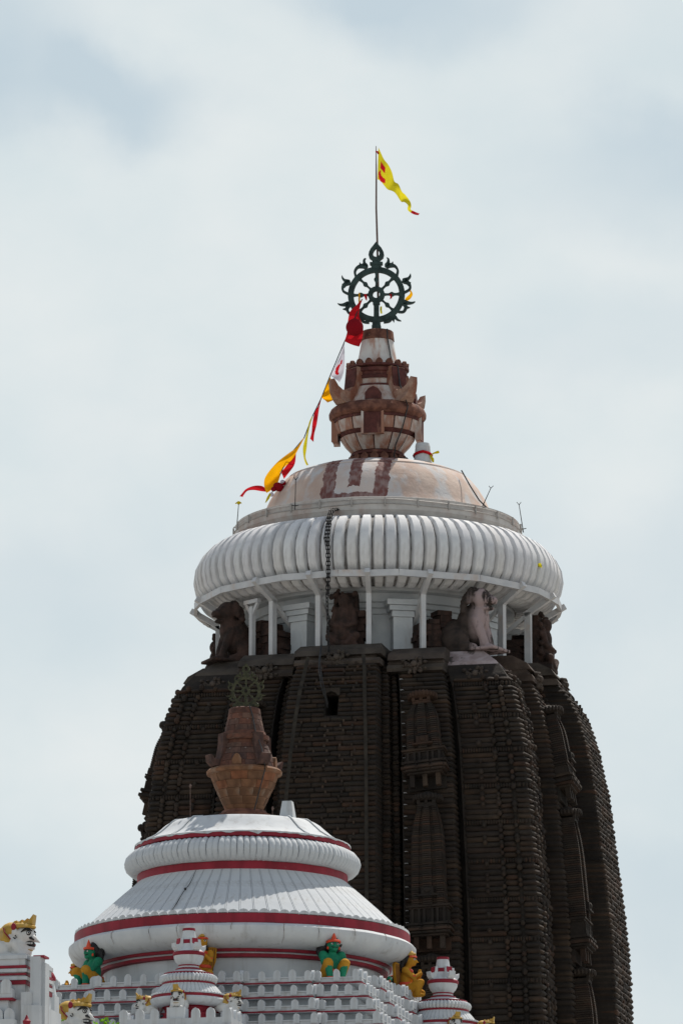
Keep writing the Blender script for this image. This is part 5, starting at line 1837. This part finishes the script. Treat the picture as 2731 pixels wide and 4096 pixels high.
# ------------------------------------------------------------------ painted lions
def painted_lion_meshes():
    b = MB()                                        # faces +X, seated
    b.ell((-.45, 0, .42), (.55, .40, .40)); b.ell((-.15, 0, .55), (.42, .38, .46)); b.ell((.12, 0, .36), (.34, .34, .36)); b.ell((.25, 0, .70), (.33, .30, .31))
    b.ell((.48, 0, .62), (.17, .18, .10)); b.cap((.5, 0, .62), (.74, 0, .49), .12, .022)
    b.ell((.40, 0, .33), (.20, .18, .075)); b.ell((.14, 0, .22), (.36, .33, .22))
    for s in (-1, 1):
        b.cap((.05, s * .25, .45), (.28, s * .26, .05), .15, .11); b.ell((.38, s * .26, .06), (.17, .11, .07)); b.ell((-.45, s * .32, .28), (.36, .18, .28)); b.cap((-.3, s * .36, .12), (.0, s * .36, .07), .13, .10)
        b.ell((.06, s * .30, .78), (.10, .06, .12))
    body = blob_mesh('body', b, M_eye, .03, 2)
    m = MB(); m.ell((-.10, 0, .80), (.37, .36, .31)); m.ell((-.26, 0, .64), (.36, .41, .36)); m.ell((-.14, 0, .55), (.30, .395, .26)); m.ell((.36, 0, .28), (.17, .19, .06)); m.ell((-.42, 0, .45), (.30, .41, .26))
    for i in range(7):
        m.ell((.02 - .09 * i, 0, 1.10 - .045 * i), (.07, .16, .05), nu=8, nv=6)
    mane = m.mesh('mane', M_yellow)
    c = MB(); c.tube([(.26 + .29 * cos(a), .30 * sin(a), .95) for a in [-pi * .75 + 1.5 * pi * i / 16 for i in range(17)]], .055, 6)
    c.ell((.2, 0, .98), (.33, .27, .11))
    for i, (x, h) in enumerate(((-.05, .10), (.12, .12), (.28, .15), (.46, .26))):
        c.prism([(x - .12, 1.02), (x + .09, 1.02), (x + .12, 1.04 + h), (x + .03, 1.03 + h * .6)], -.15, .15)
    crown = c.mesh('crown', M_yellow, smooth=False)
    out = [('body', body), ('mane', mane), ('crown', crown)]
    r = MB(); r.ell((.50, 0, .415), (.12, .11, .03)); out.append(('tongue', r.mesh('tongue', M_red)))
    k = MB(); k.ell((.42, 0, .465), (.20, .192, .105), Matrix.Rotation(.35, 3, 'Y')); out.append(('mouth', k.mesh('mouth', M_black)))
    k = MB(); k.ell((-.66, .1, .95), (.09, .08, .18)); k.tube([(-.72, .1, .3), (-.74, .1, .6), (-.67, .1, .85)], .05, 6); out.append(('tail', k.mesh('tail', M_black)))
    for s in (-1, 1):
        r = MB(); r.ell((.05, s * .335, .93), (.075, .05, .11)); out.append(('ear', r.mesh('ear', M_red)))
        r = MB(); r.tube([(-.02, s * .40, .56), (-.2, s * .405, .76), (-.24, s * .36, .9)], .022, 5); out.append(('harness', r.mesh('harness', M_red)))
        k = MB(); k.ell((.46, s * .215, .745), (.085, .045, .07)); out.append(('eye_rim', k.mesh('eye_rim', M_black)))
        k = MB(); k.ell((.47, s * .238, .748), (.055, .03, .046), nu=8, nv=6); out.append(('eye', k.mesh('eye', M_eye)))
        k = MB(); k.ell((.486, s * .258, .748), (.026, .018, .03), nu=8, nv=6); out.append(('pupil', k.mesh('pupil', M_black)))
        k = MB(); k.tube([(.26, s * .30, .77), (.38, s * .27, .85), (.5, s * .21, .85), (.56, s * .16, .80)], [.015, .038, .038, .015], 5); out.append(('eyebrow', k.mesh('eyebrow', M_black)))
        k = MB(); k.tube([(.42, s * .185, .63), (.52, s * .15, .61), (.6, s * .1, .55)], [.02, .05, .02], 5); out.append(('moustache', k.mesh('moustache', M_black)))
        k = MB(); k.tube([(.1, s * .33, .68), (.14, s * .315, .62), (.10, s * .32, .58), (.04, s * .33, .62)], .016, 4); out.append(('cheek_curl', k.mesh('cheek_curl', M_black)))
        for i in range(6):
            e = MB(); e.box((.30 + .05 * i, s * (.195 - .02 * max(0, i - 3)), .455), (.03, .03, .05)); out.append(('tooth', e.mesh('tooth', M_eye, smooth=False)))
    return out


LM = painted_lion_meshes()


def painted_lion(lab, loc, rz, scale, group):
    t = thing('lion_statue', lab, 'statue', loc, rz, group, scale)
    for nm, me in LM:
        put(nm, me, t)
    return t


# ------------------------------------------------------------------ miniature shrines on the hall roof
def mini_shrine(lab, a, R, dz):
    w = to_world((JX, JY), a, R, 0)
    t = thing('miniature_shrine', lab, 'shrine', w, ROT + radians(a), 'miniature shrines on the hall roof')

    def lp(nm, prof, mat, n=40): return lathe_part(nm, [(p[0], p[1] + dz) + tuple(p[2:]) for p in prof], mat, t, n=n)
    # platform with its battlements, carried down into the tiers
    mb = MB(); mb.box((0, .9, (14 + 27.28 + dz) / 2), (3.9, 5.6, 27.28 + dz - 14)); build(mb, 'platform', M_white, t, smooth=False)
    mb = MB(); mb.box((0, .9, 26.90 + dz), (4.0, 5.7, .055)); build(mb, 'red_line', M_red, t, smooth=False)
    mb = MB(); mb.box((0, .9, 26.62 + dz), (4.3, 6.0, .30)); build(mb, 'ledge', M_white, t, smooth=False)
    for x in (-1.82, -1.25, -.72, .72, 1.25, 1.82):
        put('merlon', mer_me, t, (x, -1.84, 27.28 + dz), (0, 0, 0), (1.25, 1, 1.3))
    for s in (-1, 1):
        for y in (-1.55, -.95, -.35, .3):
            put('merlon', mer_me, t, (s * 1.88, y, 27.28 + dz), (0, 0, s * pi / 2), (1.25, 1, 1.3))
    for x in (-1.82, -1.1, -.4, .4, 1.1, 1.82):
        put('merlon', mer_me, t, (x, -2.02, 26.77 + dz), (0, 0, 0), (1.1, 1, .9))
    lp('red_drum', [(.98, 27.26), (.98, 27.5), (.86, 27.54), (.88, 27.66), (.80, 27.70), (.84, 27.84), (.95, 27.90)], M_red)
    lp('eave_bowl', [(.95, 27.88), (1.12, 27.90), (1.27, 27.98), (1.33, 28.1), (1.30, 28.16), (1.2, 28.18)], M_white)
    lp('red_fascia', [(1.24, 28.14), (1.28, 28.16), (1.28, 28.26), (1.1, 28.28)], M_red)
    sm_ = MB(); sm_.prism([(-.06, 0), (.06, 0), (.04, .045), (0, .06), (-.04, .045)], -.05, .08)
    sm_ = sm_.mesh('scallop', M_white, smooth=False)
    for i in range(56):
        l, r = radial(360 * i / 56, 1.25, 28.265 + dz)
        put('scallop', sm_, t, l, r)
    lp('bell_roof', [(1.20, 28.28), (1.12, 28.40), (1.0, 28.55), (.9, 28.66)], M_white, n=64)
    bt_ = patch([(1.22, 28.29 + dz), (1.14, 28.40 + dz), (1.02, 28.55 + dz), (.92, 28.66 + dz)], -radians(3.1), radians(3.1), .05, M_white, 'bell_panel', 1)
    for i in range(48):
        put('bell_panel', bt_, t, (0, 0, 0), (0, 0, 2 * pi * i / 48))
    lp('red_collar', [(.88, 28.64), (.92, 28.66), (.92, 28.73), (.8, 28.74)], M_red)
    cu = lp('ribbed_cushion', [(.86, 28.72), (.93, 28.76), (.96, 28.86), (.91, 28.96), (.84, 29.0)], M_white)
    rb_ = rib_mesh('rib', [(.88, 28.72 + dz), (.97, 28.76 + dz), (1.01, 28.86 + dz), (.97, 28.95 + dz), (.86, 29.01 + dz)], 44, .06, .92, M_white, .5)
    for i in range(44):
        put('rib', rb_, cu, (0, 0, 0), (0, 0, 2 * pi * i / 44))
    lp('roof_cap', [(.86, 29.0, 1), (.87, 29.02, 1), (.86, 29.06, 0), (.68, 29.10, 0), (.5, 29.16, 0), (.46, 29.18, 1), (.45, 29.23, 1), (.36, 29.26, 0), (.36, 29.31, 0)], [M_white, M_red])
    # little pot finial
    lp('pot_bowl', [(.34, 29.29, 1), (.36, 29.33, 1), (.36, 29.36, 0), (.45, 29.46), (.51, 29.58), (.525, 29.68, 1), (.56, 29.70, 1), (.56, 29.78, 1), (.52, 29.82, 0), (.40, 29.92, 0), (.33, 30.06, 0), (.31, 30.10, 1), (.31, 30.22, 1), (.30, 30.24, 0), (.26, 30.26, 0), (.215, 30.56, 1), (.225, 30.57, 1), (.215, 30.65, 1), (.1, 30.66)], [M_white, M_red], n=28)
    hq = MB(); hq.prism([(r, z + dz) for r, z in [(.30, 30.28), (.40, 30.28), (.41, 30.14), (.46, 30.04), (.54, 30.02), (.62, 30.10), (.61, 29.96), (.54, 29.86), (.42, 29.82), (.3, 29.86)]], -.13, .13, Matrix.Rotation(-pi / 2, 3, 'Z'))
    hq_me = hq.mesh('bracket', M_white, smooth=False)
    hr = MB(); hr.bar((0, -.405, 30.27 + dz), (0, -.435, 30.07 + dz), .22, .03, up=(0, 1, 0)); hr_me = hr.mesh('bracket_face', M_red, smooth=False)
    for i in range(4):
        b_ = put('bracket', hq_me, t, (0, 0, 0), (0, 0, pi / 4 + i * pi / 2)); put('bracket_face', hr_me, b_)
    # pedestals for its lions
    for aa in (0, 90, -90):
        mb = MB(); mb.box((0, 0, 0), (.62, .6, .5)); l, r = radial(aa, 1.52, 27.42 + dz); build(mb, 'lion_pedestal', M_white, t, l, r, smooth=False)
    return t, w


sh1, w1 = mini_shrine('miniature white shrine with red bands on the hall front, left of centre', 0, 7.92, 0.0)
sh2, w2 = mini_shrine('miniature white shrine with red bands at the right edge of the hall roof', 90, 7.36, -.13)
GL = 'small painted lions round the miniature shrines'
for (w, aa, lab, base, dz) in ((w1, 0, 'small painted lion facing front on the left miniature shrine', 0, 0), (w1, -90, 'small painted lion facing left on the left miniature shrine', 0, 0),
                               (w1, 90, 'small painted lion facing right on the left miniature shrine', 0, 0),
                               (w2, -62, 'small painted lion looking forward on the right miniature shrine', 90, -.13), (w2, 0, 'small painted lion facing right at the frame foot on the right miniature shrine', 90, -.13)):
    a = aa + base
    l, _ = radial(a, 1.5, 0)
    q = Matrix.Rotation(ROT, 3, 'Z') @ Vector(l)
    painted_lion(lab, (w.x + q.x, w.y + q.y, 27.66 + dz), ROT + radians(a - 90), .62, GL)

# ------------------------------------------------------------------ white gate tower at the left with its lion
GY = 150.0
gx = P(60, 3900, GY).x
gate = thing('white_gate_tower', 'white tiered gate tower with red bands at the lower left corner', 'building', (gx, GY, 0), ROT)
mb = MB(); mb.box((-.6, 1.2, 10.4), (3.0, 3.6, 20.8)); build(mb, 'shaft', M_white, gate, smooth=False)
mb = MB(); mb.box((-.6, 1.0, 21.2), (2.4, 3.0, 1.4)); mb.box((-.55, .9, 22.5), (1.9, 2.6, 1.3)); build(mb, 'upper_block', M_white, gate, smooth=False)
for z, h in ((22.80, .075), (22.60, .06), (22.38, .11)):
    mb = MB(); mb.box((-.55, .9, z), (1.96, 2.66, h)); build(mb, 'red_line', M_red, gate, smooth=False)
for z in (22.70, 22.49):
    mb = MB(); mb.box((-.55, .9, z), (2.02, 2.72, .09)); build(mb, 'band', M_white, gate, smooth=False)
mb = MB(); mb.box((-.55, .9, 23.06), (1.98, 2.68, .10)); build(mb, 'coping', M_white, gate, smooth=False)
# corner pier on the right, in front
mb = MB(); mb.box((.70, -.25, 21.4), (.26, .5, 3.3)); mb.box((.86, -.1, 21.3), (.13, .4, 3.2)); mb.box((.48, -.35, 21.0), (.3, .4, 2.2))
mb.box((.60, -.3, 20.9), (.56, .6, 1.7), top=.9); build(mb, 'corner_pier', M_white, gate, smooth=False)
mb = MB(); mb.box((.78, -.2, 23.06), (.3, .5, .05)); build(mb, 'red_cap', M_red, gate, smooth=False)
mb = MB(); mb.box((-.62, -.55, 21.9), (1.6, .5, .06)); build(mb, 'red_line', M_red, gate, smooth=False)
mb = MB(); mb.box((-.62, -.52, 22.05), (1.55, .5, .26)); mb.box((-.62, -.5, 21.55), (1.3, .4, .7)); build(mb, 'balcony', M_white, gate, smooth=False)
for x in (-1.2, -.72, -.30, -.02):
    put('merlon', mer_me, gate, (x, -.72, 22.18), (0, 0, 0), (1.1, 1, .95))
for x in (-1.15, -.66, -.2, .1):
    put('merlon', mer_me, gate, (x, -.80, 21.35), (0, 0, 0), (1.1, 1, 1.1))
mb = MB(); mb.box((-.6, -.62, 21.15), (1.7, .6, .4)); build(mb, 'lower_ledge', M_white, gate, smooth=False)
ru = MB(); ru.lathe([(.05, 0), (.1, .03), (.11, .1), (.06, .14), (.04, .2), (.01, .26)], 14); 
u_o = tag(build(ru, 'red_urn', M_red), 'tiny red urn on the ledge of the white gate tower', 'urn'); u_o.location = P(108, 4096, GY - 1.6) - Vector((0, 0, .02))
painted_lion('large painted lion with yellow crown on the white gate tower, facing right', P(62, 3836, GY) + Vector((0, .1, -.02)), -radians(16), .92, 'large painted lions')

# little red and white pot just behind the gate tower
kp = thing('small_pot_finial', 'small red and white pot finial half hidden behind the white gate tower', 'finial', P(196, 3945, GY + 14), ROT)
mb = MB(); mb.lathe([(.24, -.3), (.18, 0), (.16, .1), (.20, .14, 1), (.21, .24, 1), (.15, .36, 1), (.12, .4, 0), (.1, .5)], 20); build(mb, 'pot', [M_white, M_red], kp)
mb = MB(); mb.box((0, 0, -12.0), (.5, .5, 23.4)); build(mb, 'pier', M_white, kp, smooth=False)
# second lion on a white pier, farther back
LY = 182.0
q = P(318, 4040, LY)
pr = thing('white_pier', 'tall white pier carrying the lion at the foot of the picture', 'pier', (q.x - .25, LY, 0), ROT)
mb = MB(); mb.box((0, 0, 12.4), (1.5, 1.5, 24.8)); mb.box((0, 0, 24.95), (1.8, 1.8, .3)); build(mb, 'pier', M_white, pr, smooth=False)
painted_lion('large painted lion at the foot of the picture before the battlements, head only', (q.x - .22, LY, 25.10), -radians(16), 1.06, 'large painted lions')


# ------------------------------------------------------------------ saplings at the foot of the frame
def sapling(lab, px_, py_, Y, seed, foot):
    rnd = random.Random(seed)
    tip = P(px_, py_, Y)
    t = thing('leafy_sapling', lab, 'plant', (tip.x, Y, foot), 0)
    H = tip.z - foot
    st = MB(); lf = MB()
    for i in range(5):
        a = rnd.uniform(0, 2 * pi); r = rnd.uniform(.05, .35)
        st.tube([(0, 0, 0), (r * .4 * cos(a), r * .4 * sin(a), H * .5), (r * cos(a), r * sin(a), H * rnd.uniform(.8, .97))], [.03, .02, .008], 5)
        for k in range(16):
            z = H * rnd.uniform(.45, 1.0); rr = rnd.uniform(0, .42); b = rnd.uniform(0, 2 * pi)
            c_ = Vector((rr * cos(b), rr * sin(b), z)); u = Vector((rnd.uniform(-1, 1), rnd.uniform(-1, 1), rnd.uniform(-.2, .9))).normalized(); v = u.cross(Vector((rnd.uniform(-1, 1), rnd.uniform(-1, 1), .3))).normalized()
            n_ = u.cross(v) * .02
            lf.add([c_, c_ + u * .06 + v * .045 + n_, c_ + u * .15, c_ + u * .06 - v * .045 + n_], [(0, 1, 2), (0, 2, 3)])
    build(st, 'stems', M_pole, t)
    tag(build(lf, 'leaves', cloth_mat('leaf_green', (0.16, 0.34, 0.015), .5), t, smooth=False), kind='stuff')
    return t


sapling('bright green sapling tip beside the white gate tower at the lower left', 208, 4078, 176, 2, 24.0 - .6)
sapling('bright green sapling tip at the bottom edge right of the lion head', 425, 4076, 180, 4, 24.1)
for nm, x, z in (('white_ledge', P(208, 4090, 176).x, 23.4), ('white_ledge', P(425, 4090, 180).x, 24.1)):
    Yq = 176 if z < 24 else 180
    mb = MB(); mb.box((0, 0, z / 2), (1.4, 1.4, z)); mb.box((0, 0, z - .1), (1.6, 1.6, .16))
    tag(build(mb, 'white_pedestal', M_white, None, (x, Yq, 0), smooth=False), 'plain white pedestal under the sapling ' + ('beside the gate tower' if z < 24 else 'right of the lion head'), 'pedestal')
